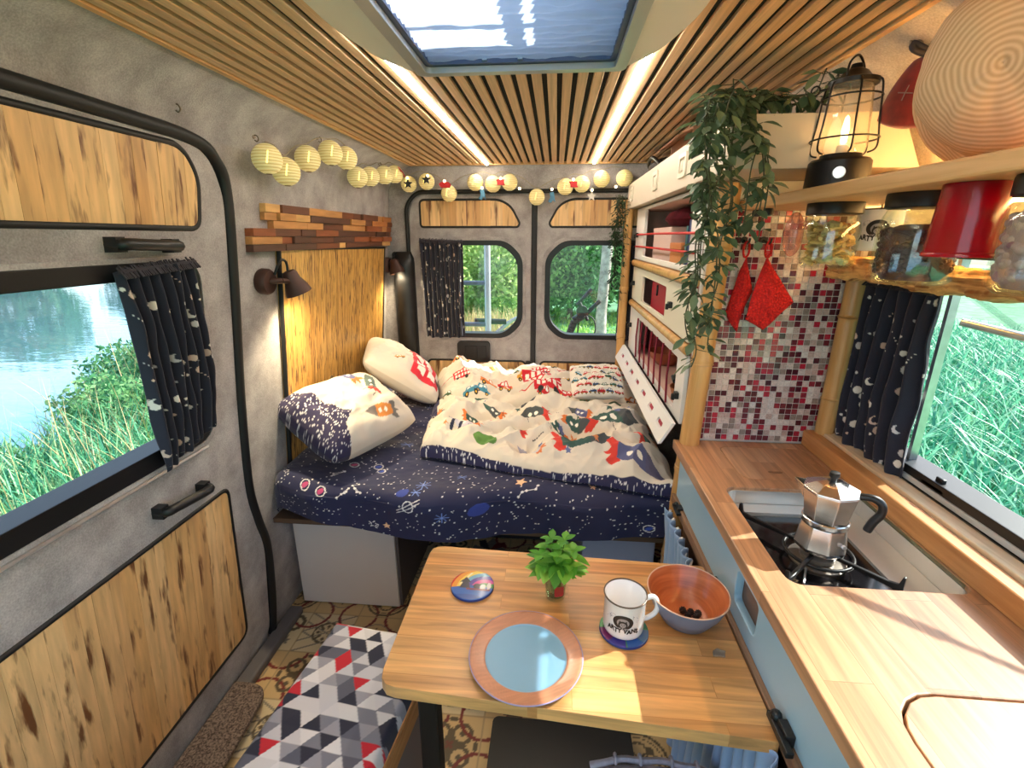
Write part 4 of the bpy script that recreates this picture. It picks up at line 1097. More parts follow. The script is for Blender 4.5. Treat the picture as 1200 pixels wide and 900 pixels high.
# ------------------------------------------------------------------ garlands
LEAF = island('artificial_leaf', [(0, (62, 82, 58)), (.5, (88, 110, 80)), (1, (122, 140, 108))], .55, None, None, 'LINEAR', 0, 0, .15)
LEAFD = island('dark_artificial_leaf', [(0, (22, 44, 26)), (1, (44, 70, 42))], .6, None, None, 'LINEAR', 0, 0, .15)
STEM = plain('leaf_stem', (62, 70, 48), .6)
def leaf(b, p, d, up, ln, w, mi=0, curl=.2):
    d = Vector(d).normalized(); up = Vector(up); s = d.cross(up)
    if s.length < 1e-3: s = d.orthogonal()
    s.normalize(); n = s.cross(d).normalized(); p = Vector(p)
    prof = [(0, .05), (.2, .62), (.45, 1.0), (.7, .78), (.9, .32), (1.0, .02)]
    L_, C_, R_ = [], [], []
    for t, k in prof:
        c = p + d * ln * t - n * ln * curl * t * t
        C_.append(c - n * w * .12 * k); L_.append(c + s * w * k * .5 + n * w * .10 * k); R_.append(c - s * w * k * .5 + n * w * .10 * k)
    k = len(prof); fs = []
    for i in range(k - 1): fs += [(i, i + 1, k + i + 1, k + i), (k + i, k + i + 1, 2 * k + i + 1, 2 * k + i)]
    b.add(L_ + C_ + R_, fs, mi)
def garland(name, label, strands, nleaf, seed, size, mat, spread):
    r = random.Random(seed); lb = MB(); sb = MB()
    for st in strands:
        sp = spline(st, 8)
        sb.tube(sp, .0016, 5)
        k = int(nleaf * len(st))
        for i in range(k):
            q = r.uniform(.02, .99) * (len(sp) - 1); i0 = int(q); p = sp[i0].lerp(sp[i0 + 1], q - i0)
            a = r.uniform(0, 2 * PI); d = Vector((math.cos(a), math.sin(a), r.uniform(-.9, .25)))
            e = p + d.normalized() * r.uniform(.004, spread)
            sb.tube([p, e], .0009, 3)
            leaf(lb, e, d + Vector((0, 0, -.2)), Vector((r.uniform(-.4, .4), r.uniform(-.4, .4), 1)), size * r.uniform(.7, 1.25), size * r.uniform(.45, .65), 0, r.uniform(.05, .4))
    o = thing(name, label, 'garland', tuple(strands[0][-1]), 'artificial leaf garlands')
    sb.build('stems', STEM, o); lb.build('leaves', mat, o, smooth=180, merge=False, norm=False)
    return o
c0 = Vector((.365, 1.175, 1.83)); r = random.Random(4)
st = []
for i in range(9):
    x, y = .352 + r.uniform(-.05, .035), 1.155 + r.uniform(-.05, .03); zb = (1.26, 1.30, 1.36, 1.33, 1.46, 1.52, 1.42, 1.58, 1.62)[i]
    a = [Vector((.40 + r.uniform(0, .07), 1.24 + r.uniform(0, .12), 1.825 + r.uniform(0, .02))), Vector((x + .012, y + .02, 1.835)), Vector((x - .01, y, 1.78))]
    z = 1.70
    while z > zb: a.append(Vector((x + r.uniform(-.016, .016) - .004, y + r.uniform(-.016, .016), z))); z -= .08
    a.append(Vector((x, y, zb))); st.append(a)
for i in range(7): st.append([Vector((.38, 1.20, 1.828)), Vector((.40 + .03 * i, 1.23 + r.uniform(-.02, .05), 1.838 + r.uniform(0, .02))), Vector((.37 + .035 * i, 1.21 + r.uniform(-.03, .03), 1.86 + r.uniform(-.02, .025)))])
for i in range(4): st.append([Vector((.37, 1.20, 1.825)), Vector((.42, 1.17, 1.76)), Vector((.425 + r.uniform(-.02, .03), 1.15, 1.68)), Vector((.42 + r.uniform(-.02, .03), 1.15, 1.60 - .02 * i))])
garland('leaf_garland', 'thick artificial leaf garland hanging from the near corner of the overhead cabinet', st, 6.0, 8, .034, LEAF, .024)
st = []
for i in range(6):
    x, y = .33 + r.uniform(-.02, .02), 2.66 + r.uniform(-.02, .03); a = []
    z = 1.76
    while z > 1.14 + .05 * i: a.append(Vector((x + r.uniform(-.012, .012), y + r.uniform(-.012, .012), z))); z -= .09
    st.append(a)
garland('leaf_garland', 'dark green fine leaf garland hanging in the far right corner by the rear window', st, 14, 18, .020, LEAFD, .025)

# ------------------------------------------------------------------ fairy lights and paper lanterns
m, nt, bb = nmat('lantern_paper'); bb.inputs['Base Color'].default_value = (*lin((240, 226, 170)), 1); bb.inputs['Roughness'].default_value = .8
bb.inputs['Emission Color'].default_value = (*lin((255, 228, 140)), 1); bb.inputs['Emission Strength'].default_value = .12
bb.inputs['Transmission Weight'].default_value = 0
wv = nd(nt, 'ShaderNodeTexWave', wave_type='BANDS', bands_direction='Z', i_Scale=36.0, i_Distortion=0.0); L(nt, coords(nt), wv.inputs['Vector']); rp = ramp(nt, [(.0, (206, 184, 116)), (.35, (240, 226, 170)), (1, (244, 232, 182))]); L(nt, wv.outputs['Fac'], rp.inputs[0]); L(nt, rp.outputs[0], bb.inputs['Base Color']); addbump(nt, bb, wv.outputs['Fac'], .5, .003)
PAPER = m; FIL = glow('lantern_filament', (255, 226, 130), 1.9)
def make_lantern(r_):
    o = thing('paper_lantern', 'x', 'paper lantern', (0, 0, 0), 'round paper lanterns')
    prof = []
    n = 26
    for i in range(n + 1):
        a = -PI / 2 + .22 + (PI - .44) * i / n
        rr = r_ * math.cos(a) * (1 + (.018 if i % 2 else -.006)); prof.append((rr, r_ * math.sin(a)))
    b = MB(); b.lathe(prof, (0, 0, 0), 30); b.build('shade', PAPER, o, smooth=70)
    for z in (-r_ * .975, r_ * .975): b = MB(); b.tube([(r_ * .2 * math.cos(a), r_ * .2 * math.sin(a), z) for a in (k * PI / 6 for k in range(12))], .0015, 5, True); b.build('wire_ring', hk, o)
    b = MB(); b.tube([(-.003, -r_ * 1.004, -r_ * .38), (0, -r_ * 1.01, 0), (.004, -r_ * 1.004, r_ * .42)], .0022, 6); b.build('lit_filament', FIL, o)
    return o
LP = []
lx = lambda z: -.885 if z < 1.83 else -.868
left = [(1.50, 1.775, .0), (1.60, 1.752, 0), (1.755, 1.812, 0), (1.872, 1.848, .02), (2.01, 1.850, .02), (2.19, 1.800, 0), (2.345, 1.82, 0), (2.48, 1.842, .01), (2.61, 1.860, .02)]
lab_l = ['first paper lantern from the sliding door, largest', 'second paper lantern from the sliding door, hanging lower', 'first of the three lanterns grouped on the left wall', 'middle of the three lanterns grouped on the left wall', 'last of the three lanterns grouped on the left wall', 'first of the four far lanterns on the left wall', 'second of the four far lanterns on the left wall', 'third of the four far lanterns on the left wall', 'last of the four far lanterns, beside a red ornament']
proto = make_lantern(.043)
first = True
for (y, z, dx), lb in zip(left, lab_l):
    x = -.872 + dx + (0 if z < 1.83 else .012)
    o = proto if first else dup(proto, (x, y, z)); first = False
    o.location = (x, y, z); o.rotation_euler = (0, 0, .55); o['label'] = lb
    LP.append((x, y, z + .047))
rear = [(-.805, 1.825), (-.705, 1.837), (-.585, 1.776), (-.441, 1.83), (-.345, 1.821), (-.256, 1.829), (-.11, 1.755), (.040, 1.805), (.126, 1.817), (.228, 1.841), (.345, 1.844)]
lab_r = ['paper lantern with a dark star, furthest left over the rear doors', 'paper lantern with a dark star, second over the left rear door', 'low paper lantern under a red ornament over the left rear door', 'paper lantern beside the blue ornament over the left rear door', 'left one of two lanterns joined by a red ornament, left rear door', 'right one of two lanterns joined by a red ornament, left rear door', 'lowest paper lantern, hanging above the seam of the rear doors', 'left one of two lanterns by a red ornament, right rear door', 'right one of two lanterns by a red ornament, right rear door', 'paper lantern above the silver star over the right rear door', 'last paper lantern beside the overhead cabinet']
for (x, z), lb in zip(rear, lab_r):
    o = dup(proto, (x, 2.735, z)); o['label'] = lb; o.rotation_euler = (0, 0, -.1); o.scale = (.98,) * 3
    LP.append((x, 2.735, z + .046))
t = thing('fairy_lights', 'thin wire string of warm fairy lights with red, blue and silver ornaments', 'string lights', (-.3, 2.72, 1.8))
b = MB(); pts = []
for i, p in enumerate(LP):
    pts.append(Vector(p))
    if i + 1 < len(LP):
        q = Vector(LP[i + 1]); pts.append((Vector(p) + q) / 2 + Vector((.0, 0, .010)))
b.tube(spline(pts, 4), .0014, 5); b.build('wire', plain('silver_wire', (150, 140, 110), .4, .6), t)
GLB = glow('fairy_bulb', (255, 214, 150), 14)
b0 = None
bulbs = [(-.60, 1.835), (-.40, 1.80), (-.30, 1.846), (-.20, 1.795), (-.03, 1.79), (.08, 1.836), (.178, 1.785), (.30, 1.80), (-.69, 1.862), (-.80, 1.852)]
for (x, z) in bulbs:
    if b0 is None: b = MB(); b.sphere((x, 2.70, z), .0065, 0, 8); b0 = b.build('bulb', GLB, t, smooth=180); bx = (x, z)
    else: o = b0.copy(); COL.objects.link(o); o.parent = t; o.location = (x - bx[0], 0, z - bx[1])
def orn(pts, c, nm, y=2.705):
    b = MB(); b.prism([pts], -.003, .003, lambda x, z, d: (x, y + d, z)); b.build(nm, plain(nm + '_%d' % rnd.randrange(9999), c, .5), t, bevel=.001)
def starpts(x, z, r_, n=5, a0=PI / 2): return [(x + (r_ if i % 2 == 0 else r_ * .45) * math.cos(a0 + PI * i / n), z + (r_ if i % 2 == 0 else r_ * .45) * math.sin(a0 + PI * i / n)) for i in range(2 * n)]
for (x, z) in ((-.60, 1.815), (-.30, 1.826), (.08, 1.812)): orn([(x - .032, z + .006), (x - .02, z + .016), (x + .02, z + .016), (x + .034, z + .004), (x + .026, z - .014), (x - .02, z - .012)], (190, 30, 40), 'red_ornament')
for (x, z) in ((-.40, 1.772), (-.03, 1.755)): orn([(x - .012, z + .02), (x + .01, z + .022), (x + .016, z - .004), (x + .02, z - .03), (x + .008, z - .018), (x - .004, z - .032), (x - .02, z - .024), (x - .008, z - .006)], (70, 124, 160), 'blue_ornament')
orn(starpts(.178, 1.755, .026), (200, 196, 190), 'silver_star')
for (x, z) in ((-.795, 1.822), (-.695, 1.842)): orn(starpts(x, z, .026), (40, 42, 46), 'dark_star', 2.688)
b = MB(); b.prism([[(2.55, 1.888), (2.62, 1.872), (2.66, 1.850), (2.60, 1.868)]], -.003, .003, lambda y, z, d: (-.80 + d, y, z)); b.build('red_ornament', plain('red_orn_l', (190, 30, 40), .5), t)
# ------------------------------------------------------------------ shelf with hanging jars
b = MB(); b.box(.50, -.3, 1.620, .808, 1.468, 1.645)
SH = tag(b.build('wall_shelf', SHELFW, bevel=.004), 'long pale oak wall shelf carrying the camping lantern and straw hat', 'shelf')
r = random.Random(9)
nu, nv = 320, 24; G = np.empty((nu, nv, 3))
for i in range(nu):
    y = -.1 + 1.53 * i / (nu - 1)
    for j in range(nv):
        a = 2 * PI * j / nv
        k = 1 + .35 * float(fbm(y * 7, a * .6 + (2.6 if j > nv / 2 else 0) * 0, 3, 3)) + .22 * float(fbm(y * 34, a * 2.5, 5, 3)) - .18 * max(0, float(fbm(y * 18, a * 1.2, 15, 2)))
        G[i, j] = (.79 + .050 * math.copysign(abs(math.cos(a)) ** .6, math.cos(a)) * k, y, 1.468 + .030 * math.copysign(abs(math.sin(a)) ** .6, math.sin(a)) * k + .012 * float(fbm(y * 3, 1.0, 9, 2)))
b = MB(); b.grid(G, 0, False, True); b.add([tuple(p) for p in G[0]], [tuple(range(nv))]); b.add([tuple(p) for p in G[-1]], [tuple(range(nv))])
m_ = grainwood('driftwood', (150, 96, 46), (238, 194, 120), (90, 5, 90), .6, .9)
tag(b.build('driftwood_pelmet', m_, smooth=50), 'rough live edge driftwood beam above the kitchen window', 'beam')
# warm LED strips tucked behind the shelf
WLED = glow('led_warm', (255, 200, 120), 42); WLED2 = glow('led_warm_top', (255, 206, 128), 110)
for (x, z, lb) in ((.782, 1.652, 'warm LED strip along the back edge of the oak shelf, lighting the wall'), (.795, 1.612, 'warm LED strip under the back of the oak shelf, behind the jars')):
    ye = 1.15 if z > 1.63 else 1.40; t = thing('shelf_led_strip', lb, 'light strip', (x, .7, z), 'warm shelf LED strips')
    b = MB(); b.box(x - .005, -.2, z - .003, x + .005, ye, z + .003); b.build('diffuser', WLED2 if z > 1.63 else WLED, t)
    dz = -.005 if z > 1.63 else .003
    b = MB(); b.box(x - .006, -.2, z + dz, x + .006, ye, z + dz + (.002 if z > 1.63 else .004)); b.build('backing', STEEL, t)
for i, (y, z) in enumerate(((1.40, 1.608), (1.33, 1.608))):
    b = MB(); b.lathe([(0, 0), (.010, 0), (.012, -.006), (.012, -.016), (0, -.018)], (.53, y, 1.6195), 14)
    tag(b.build('round_peg', BLACK, smooth=40), ('black peg under the shelf, nearer the garland', 'black peg under the shelf, right of the other peg')[i], 'peg', 'pegs under the shelf')

def jar(label, x, y, r_, h, lidr, content, clabel, cname, ckind='stuff', square=False):
    z1 = 1.6195; z0 = z1 - h
    o = thing('hanging_jar', label, 'jar', (x, y, z0), 'jars hung under the shelf')
    pr = [(0, 0), (r_ * .8, 0), (r_ * .96, .008), (r_, .022), (r_, h * .60), (r_ * .93, h * .74), (lidr, h * .83), (lidr, h - .022)]
    b = MB(); b.lathe(pr, (x, y, z0), 36); b.lathe([(k[0] * .955, k[1] + .003) for k in pr], (x, y, z0), 36); b.build('glass_body', JARGLASS, o, smooth=50)
    b = MB(); b.lathe([(0, h), (lidr + .005, h), (lidr + .006, h - .003), (lidr + .006, h - .022), (lidr + .003, h - .024), (0, h - .02)], (x, y, z0), 36); b.build('screw_lid', BLACK, o, smooth=40)
    c = content(x, y, z0, r_ * .92, h)
    tag(c, clabel, cname, None, ckind)
    return o
def penne(x, y, z0, r_, h):
    r = random.Random(1); b = MB()
    k = 0; z = z0 + .012
    while k < 170:
        a, q = r.uniform(0, 2 * PI), r_ * math.sqrt(r.random()) * .84; zz = z0 + .012 + (h * .62) * (k / 170)
        c = Vector((x + q * math.cos(a), y + q * math.sin(a), zz)); d = Vector((r.uniform(-1, 1), r.uniform(-1, 1), r.uniform(-.35, .35))).normalized() * .013
        for s in (1, .6, .3):
            e0, e1 = c - d * s, c + d * s
            if all(math.hypot(e.x - x, e.y - y) < r_ * .97 for e in (e0, e1)): break
        b.tube([e0, e1], .0042, 7); k += 1
    return b.build('penne_pasta', island('pasta', [(0, (214, 164, 92)), (1, (238, 200, 132))], .5), smooth=50)
def lump(name, c1, c2, sz, fill, n):
    def f(x, y, z0, r_, h):
        r = random.Random(2); b = MB()
        b.lathe([(0, .006), (r_ * .72, .006), (r_ * .93, .02), (r_ * .93, h * fill * .9), (r_ * .5, h * fill), (0, h * fill)], (x, y, z0), 24)
        for i in range(n):
            a = r.uniform(0, 2 * PI); zz = r.uniform(.018, h * fill * .92)
            b.sphere((x + (r_ - sz * .9) * math.cos(a), y + (r_ - sz * .9) * math.sin(a), z0 + zz), sz * r.uniform(.7, 1.0), 0, 5, (1, 1, r.uniform(.6, 1)))
        return b.build(name, island(name, [(0, c1), (1, c2)], .35), smooth=60)
    return f
jar('square shouldered jar of penne pasta, first jar under the shelf from the mosaic', .590, 1.14, .055, .135, .047, penne, 'penne pasta filling the jar nearest the mosaic tiles', 'pasta')
jar('wide jar of dark dried fruit, hanging beside the red cup', .605, .895, .060, .145, .050, lump('dried_fruit', (54, 26, 30), (86, 44, 44), .006, .66, 260), 'dark dried fruit filling the wide jar under the shelf', 'dried fruit')
jar('jar of pale purple shells at the right edge of the photo, under the shelf', .575, .625, .055, .135, .046, lump('sea_shells', (150, 100, 120), (206, 170, 160), .009, .72, 190), 'pale purple shells inside the jar at the right edge', 'shells')
o = thing('plastic_cup', 'translucent red plastic cup hanging under the shelf between two jars', 'cup', (.56, .742, 1.525))
redp = plain('red_plastic', (190, 12, 34), .15); redp.node_tree.nodes['Principled BSDF'].inputs['Transmission Weight'].default_value = .45
b = MB(); b.lathe([(.040, 0), (.042, 0), (.036, .094), (.034, .094), (.040, .002)], (.56, .742, 1.525), 32); b.lathe([(0, .09), (.034, .09), (.035, .0945), (0, .0945)], (.56, .742, 1.525), 32); b.build('body', redp, o, smooth=40)
b = MB(); b.lathe([(.0405, .001), (.043, -.001), (.0435, .004), (.041, .006)], (.56, .742, 1.525), 32); b.build('rim', redp, o, smooth=60)
tag(MB().sphere((.552, 1.225, 1.556), 1, 0, 14, (.020, .026, .050)).build('drawstring_pouch', glassy('pink_film', (250, 222, 212), .3, .1, .30, (214, 150, 140)), smooth=180), 'small translucent pink pouch hanging left of the penne jar', 'pouch')

# enamel mugs with printed logo
ENAMEL = plain('white_enamel', (236, 236, 238), .12, coat=.4)
INK = plain('black_ink', (22, 20, 24), .5); INKG = plain('grey_ink', (150, 146, 150), .5); INKR = plain('red_ink', (196, 110, 110), .5); INKB = plain('blue_ink', (96, 120, 160), .5)
def text_geo(txt, size, bold=0.0):
    cu = bpy.data.curves.new('t', 'FONT'); cu.body = txt; cu.size = size; cu.align_x = 'CENTER'; cu.offset = bold; cu.resolution_u = 3
    ob = bpy.data.objects.new('t', cu); COL.objects.link(ob); bpy.context.view_layer.update()
    ev = ob.evaluated_get(bpy.context.evaluated_depsgraph_get()); me = ev.to_mesh()
    vs = [(v.co.x, v.co.y) for v in me.vertices]; fs = [tuple(p.vertices) for p in me.polygons]
    ev.to_mesh_clear(); bpy.data.objects.remove(ob); bpy.data.curves.remove(cu); return vs, fs
def enamel_mug(label, loc, facing, grip, r_=.0425, h=.088):
    o = thing('enamel_mug', label, 'mug', (0, 0, 0), 'enamel mugs')
    b = MB(); b.lathe([(0, .003), (r_ - .006, .002), (r_ - .001, .006), (r_, .012), (r_, h - .003), (r_ + .002, h), (r_ - .0005, h - .001), (r_ - .0022, h - .004), (r_ - .0022, .014), (r_ - .008, .006), (0, .006)], (0, 0, 0), 48); b.build('body', ENAMEL, o, smooth=50)
    b = MB(); b.tube([((r_ + .0012) * math.cos(a), (r_ + .0012) * math.sin(a), h) for a in (k * PI / 24 for k in range(48))], .0017, 8, True); b.build('steel_rim', plain('dark_rim', (96, 84, 76), .3, .7) if 'dark_rim' not in bpy.data.materials else bpy.data.materials['dark_rim'], o, smooth=180)
    g = grip; e = Vector((math.cos(g), math.sin(g), 0))
    b = MB(); pth = spline([e * (r_ - .001) + Vector((0, 0, .070)), e * (r_ + .018) + Vector((0, 0, .074)), e * (r_ + .029) + Vector((0, 0, .056)), e * (r_ + .026) + Vector((0, 0, .034)), e * (r_ + .010) + Vector((0, 0, .021)), e * (r_ - .001) + Vector((0, 0, .020))], 8)
    b.tube(pth, .0055, 10); b.build('handle', ENAMEL, o, smooth=180)
    def wrap(p, d=.0003): a = facing + p[0] / r_; return ((r_ + d) * math.cos(a), (r_ + d) * math.sin(a), p[1])
    b = MB()
    def disc(cx, cz, ra, rb, mi, d, n=28):
        vs = [(cx + ra * s * math.cos(2 * PI * j / n), cz + rb * s * math.sin(2 * PI * j / n)) for s in (.0, .35, .7, 1) for j in range(n)]
        fs = [(k * n + j, k * n + (j + 1) % n, (k + 1) * n + (j + 1) % n, (k + 1) * n + j) for k in range(3) for j in range(n)]
        b.add([wrap(p, d) for p in vs], fs, mi)
    disc(0, .049, .021, .017, 0, .0003); disc(0, .048, .0125, .0105, 1, .0005); disc(0, .044, .0095, .0085, 0, .0007); disc(0, .043, .0062, .0055, 1, .0009)
    for s in (-1, 1):
        b.add([wrap((s * .0085, .047), .0008), wrap((s * .007, .054), .0008), wrap((s * .003, .050), .0008)], [(0, 1, 2)], 0)
        disc(s * .0026, .0445, .0011, .0009, 0, .0011, 10)
    disc(0, .0415, .0009, .0007, 0, .0011, 8)
    for k in range(5): disc(-.009 + .0045 * k, .0345 - .0006 * abs(k - 2), .0026, .0030, 1, .0008, 12)
    for txt, sz, z, mi, bold in (('ARTY VANS', .0132, .0245, 0, .0006), ('', .0028, .0195, 2, 0)):
        if mi == 2: txt = '- - - - -   - - - - - -'
        vs, fs = text_geo(txt, sz, bold)
        if mi == 0: vs = [(p[0] * .92, p[1] * 1.1 + .0016 * math.cos(p[0] * 260)) for p in vs]
        b.add([wrap((p[0], p[1] + z), .0012) for p in vs], fs, mi)
    rr = random.Random(3)
    for i in range(34):
        a = rr.choice((rr.uniform(.15, 1.0), rr.uniform(PI - 1.0, PI - .15))); q = rr.uniform(.026, .036)
        disc(q * math.cos(a), .046 + q * .7 * math.sin(a), .0007, .0007, 3 if rr.random() < .5 else 0, .0004, 6)
    b.build('printed_logo', [INK, INKG, INKR, INKB], o, merge=False)
    o.location = loc; return o
enamel_mug('white enamel mug with a cat logo standing on the table beside the bowl', (.163, .842, .7535), math.radians(-101), math.radians(10))
o = enamel_mug('white enamel mug with a logo hanging under the shelf behind the pasta jar', (.700, 1.165, 1.5195), math.radians(-122), math.radians(60))
b = MB(); b.tube(spline([(.72, 1.20, 1.6195), (.72, 1.20, 1.605), (.722, 1.203, 1.592), (.73, 1.215, 1.588)], 4), .002, 6); tag(b.build('cup_hook', hk, smooth=60), 'steel cup hook under the shelf holding the hanging mug', 'hook')

# camping lantern
LX, LY, LZ = .592, 1.16, 1.6455
t = thing('camping_lantern', 'black wire caged camping lantern glowing on the oak shelf', 'lantern', (LX, LY, LZ))
b = MB(); b.lathe([(0, 0), (.058, 0), (.060, .003), (.058, .055), (.054, .060), (.040, .061), (.038, .070), (0, .070)], (LX, LY, LZ), 36); b.build('base', BLACKMET, t, smooth=35)
kd = Vector((-.42, -.9, 0)).normalized()
b = MB(); b.lathe([(0, .006), (.011, .006), (.012, 0), (0, 0)], Vector((LX, LY, LZ + .03)) + kd * .0575, 20, 0, Vector((0, 0, 1)).rotation_difference(kd).to_matrix()); b.build('dial', STEEL, t, smooth=40)
lg = glassy('lantern_glass', (255, 246, 232), .2, .08, .24, (244, 226, 200))
b = MB(); b.lathe([(.040, .070), (.044, .085), (.042, .13), (.036, .195), (.034, .20)], (LX, LY, LZ), 32); b.build('glass_chimney', lg, t, smooth=60)
b = MB(); b.lathe([(.034, .198), (.044, .198), (.045, .206), (.030, .212), (.022, .222), (.012, .228), (.010, .236), (0, .237)], (LX, LY, LZ), 32); b.build('top_cap', BLACKMET, t, smooth=35)
b = MB(); P = lambda a, rr, z: (LX + rr * math.cos(a), LY + rr * math.sin(a), LZ + z)
b.tube(spline([P(.6, .03, .21), P(.6, .026, .236), P(.6, .0, .252), P(.6, -.026, .236), P(.6, -.03, .21)], 5), .0022, 6)
b.tube([P(2.6, .045, .198), P(2.6, .058, .198)], .002, 6); b.tube([tuple(Vector(P(2.6, .066, .198)) + Vector((.008 * math.cos(q) * math.cos(2.6), .008 * math.cos(q) * math.sin(2.6), .009 * math.sin(q)))) for q in (k * PI / 6 for k in range(12))], .0018, 6, True)
b.build('carry_ring', BLACKMET, t, smooth=60)
b = MB()
for k in range(6):
    a = k * PI / 3 + .3
    b.tube(spline([P(a, .040, .203), P(a, .050, .195), P(a, .056, .13), P(a, .061, .09), P(a, .058, .075), P(a, .046, .070)], 5), .0019, 6)
for z, rr in ((.175, .053), (.098, .0615)): b.tube([P(k * PI / 18, rr, z) for k in range(36)], .0019, 6, True)
b.build('wire_cage', BLACKMET, t, smooth=60)
b = MB(); b.lathe([(0, .09), (.006, .093), (.007, .12), (.004, .14), (0, .145)], (LX, LY, LZ), 14); b.build('bulb', glow('lantern_bulb', (255, 214, 150), 9), t, smooth=60)
b = MB(); b.lathe([(0, .07), (.012, .07), (.010, .088), (0, .092)], (LX, LY, LZ), 16); b.build('bulb_holder', WHITEP, t, smooth=60)
l = bpy.data.lights.new('lantern_light', 'POINT'); l.energy = .15; l.color = (1, .74, .42); l.shadow_soft_size = .02
lo = bpy.data.objects.new('lantern_light', l); COL.objects.link(lo); lo.parent = t; lo.location = (0, 0, .115)

# straw hat and red pouch
m, nt, bb = nmat('straw'); v = coords(nt); at_ = nd(nt, 'ShaderNodeAttribute', attribute_name='Col'); sp_c = nd(nt, 'ShaderNodeSeparateColor'); L(nt, at_.outputs['Color'], sp_c.inputs[0]); mf = nd(nt, 'ShaderNodeMath', operation='MULTIPLY'); mf.inputs[1].default_value = 900.0; L(nt, sp_c.outputs[0], mf.inputs[0]); wv = nd(nt, 'ShaderNodeMath', operation='SINE'); L(nt, mf.outputs[0], wv.inputs[0]); w2 = nd(nt, 'ShaderNodeMath', operation='MULTIPLY_ADD'); w2.inputs[1].default_value = .5; w2.inputs[2].default_value = .5; L(nt, wv.outputs[0], w2.inputs[0])
rp = ramp(nt, [(0, (206, 172, 132)), (1, (232, 204, 166))]); L(nt, w2.outputs[0], rp.inputs[0]); L(nt, rp.outputs[0], bb.inputs['Base Color']); bb.inputs['Roughness'].default_value = .85; addbump(nt, bb, w2.outputs[0], .2, .002)
STRAW = m
t = thing('straw_hat', 'pale woven straw sun hat resting on the shelf at the right', 'hat', (0, 0, 0))
n1, n2 = 44, 72
def hatgrid(prof, seed, amp):
    G = np.empty((len(prof), n2, 3))
    for i, (rr, z) in enumerate(prof):
        for j in range(n2):
            a = 2 * PI * j / n2; k = amp * min(1, i / 6)
            nz = float(fbm(math.cos(a) * .8 + 3, math.sin(a) * .8 + rr * 7, seed, 3))
            G[i, j] = (rr * math.cos(a) * (1 + k * .6 * nz), rr * math.sin(a) * (1 + k * .6 * nz), z + k * .10 * nz)
    return G
cr = [(1e-4, .125)] + [(.108 * math.sin(k * PI / 2 / 14) ** .9, .125 * math.cos(k * PI / 2 / 14) ** .6) for k in range(1, 15)]
cr += [(.108 + .0042 * k, -.0035 * k) for k in range(1, 11)]
HG = hatgrid(cr, 21, .24); b = MB(); b.grid(HG, 0, False, True)
arc = np.concatenate([[0], np.cumsum([math.dist(cr[i], cr[i + 1]) for i in range(len(cr) - 1)])]); HC = np.zeros((len(cr), n2, 3)); HC[...] = arc[:, None, None]
hat = b.build('woven_body', STRAW, t, smooth=180, solid=.003, col=HC.reshape(-1, 3))
# dent near the crown tip
t.location = (.70, .855, 1.790); t.rotation_euler = Vector((-.70, -.45, -.12)).to_track_quat('Z', 'Y').to_euler(); t.scale = (1.18, 1.18, 1.18)
b = MB(); b.tube([(.10 * math.cos(a), .10 * math.sin(a), .012) for a in (k * PI / 24 for k in range(48))], .004, 6, True); b.build('hat_band', plain('straw_band', (200, 160, 116), .8), t, smooth=60)

t = thing('red_pouch', 'dark red cloth pouch with a stitched star hanging beside the straw hat', 'pouch', (.70, 1.13, 1.76))
M_ = Matrix.Translation((.672, 1.09, 1.812)) @ Matrix.Rotation(-.95, 4, 'Z') @ Matrix.Rotation(PI / 2 - .1, 4, 'X') @ Matrix.Rotation(-.25, 4, 'Z')
pl = MB(); n = 40
u, v = np.meshgrid(np.linspace(-1, 1, n), np.linspace(-1, 1, n), indexing='ij')
sq = np.sqrt(np.clip(1 - v ** 2 * .35, 0, 1)); X = u * .046 * (1 - .18 * v) * np.sqrt(1 - .3 * v ** 2); Y = v * .062 * np.sqrt(1 - .3 * u ** 2); pf = np.clip((1 - u ** 2) * (1 - v ** 2), 0, 1) ** .45
for s in (1, -1):
    q = np.stack([X, Y, s * .022 * pf], -1) @ np.array(M_.to_3x3()).T + np.array(M_.translation); pl.grid(q)
pl.build('body', plain('red_wool', (112, 28, 32), .9, noise=.12, nscale=60, sheen=.3), t, smooth=180)
b = MB(); q0 = M_ @ Vector((-.008, .058, 0)); q1 = Vector((.648, 1.09, 1.893))
b.tube(spline([q0, q0.lerp(q1, .5) + Vector((-.014, .0, 0)), q1, q0.lerp(q1, .5) + Vector((.010, 0, 0)), M_ @ Vector((.008, .058, 0))], 6), .005, 8); b.build('hanging_loop', plain('navy_strap', (44, 44, 58), .7), t, smooth=60)
b = MB()
for a in range(4): b.tube([M_ @ Vector((-.008, -.006, .0228)), M_ @ Vector((-.008 + .013 * math.cos(a * PI / 2), -.006 + .013 * math.sin(a * PI / 2), .0215))], .0011, 5)
b.build('stitched_star', plain('grey_thread', (130, 110, 110), .8), t)
b = MB(); b.tube(spline([(.672, 1.092, 1.894), (.656, 1.09, 1.896), (.644, 1.09, 1.888), (.642, 1.09, 1.897)], 4), .0022, 6); tag(b.build('wall_hook', hk, smooth=60), 'small hook under the ceiling holding the red pouch', 'hook')

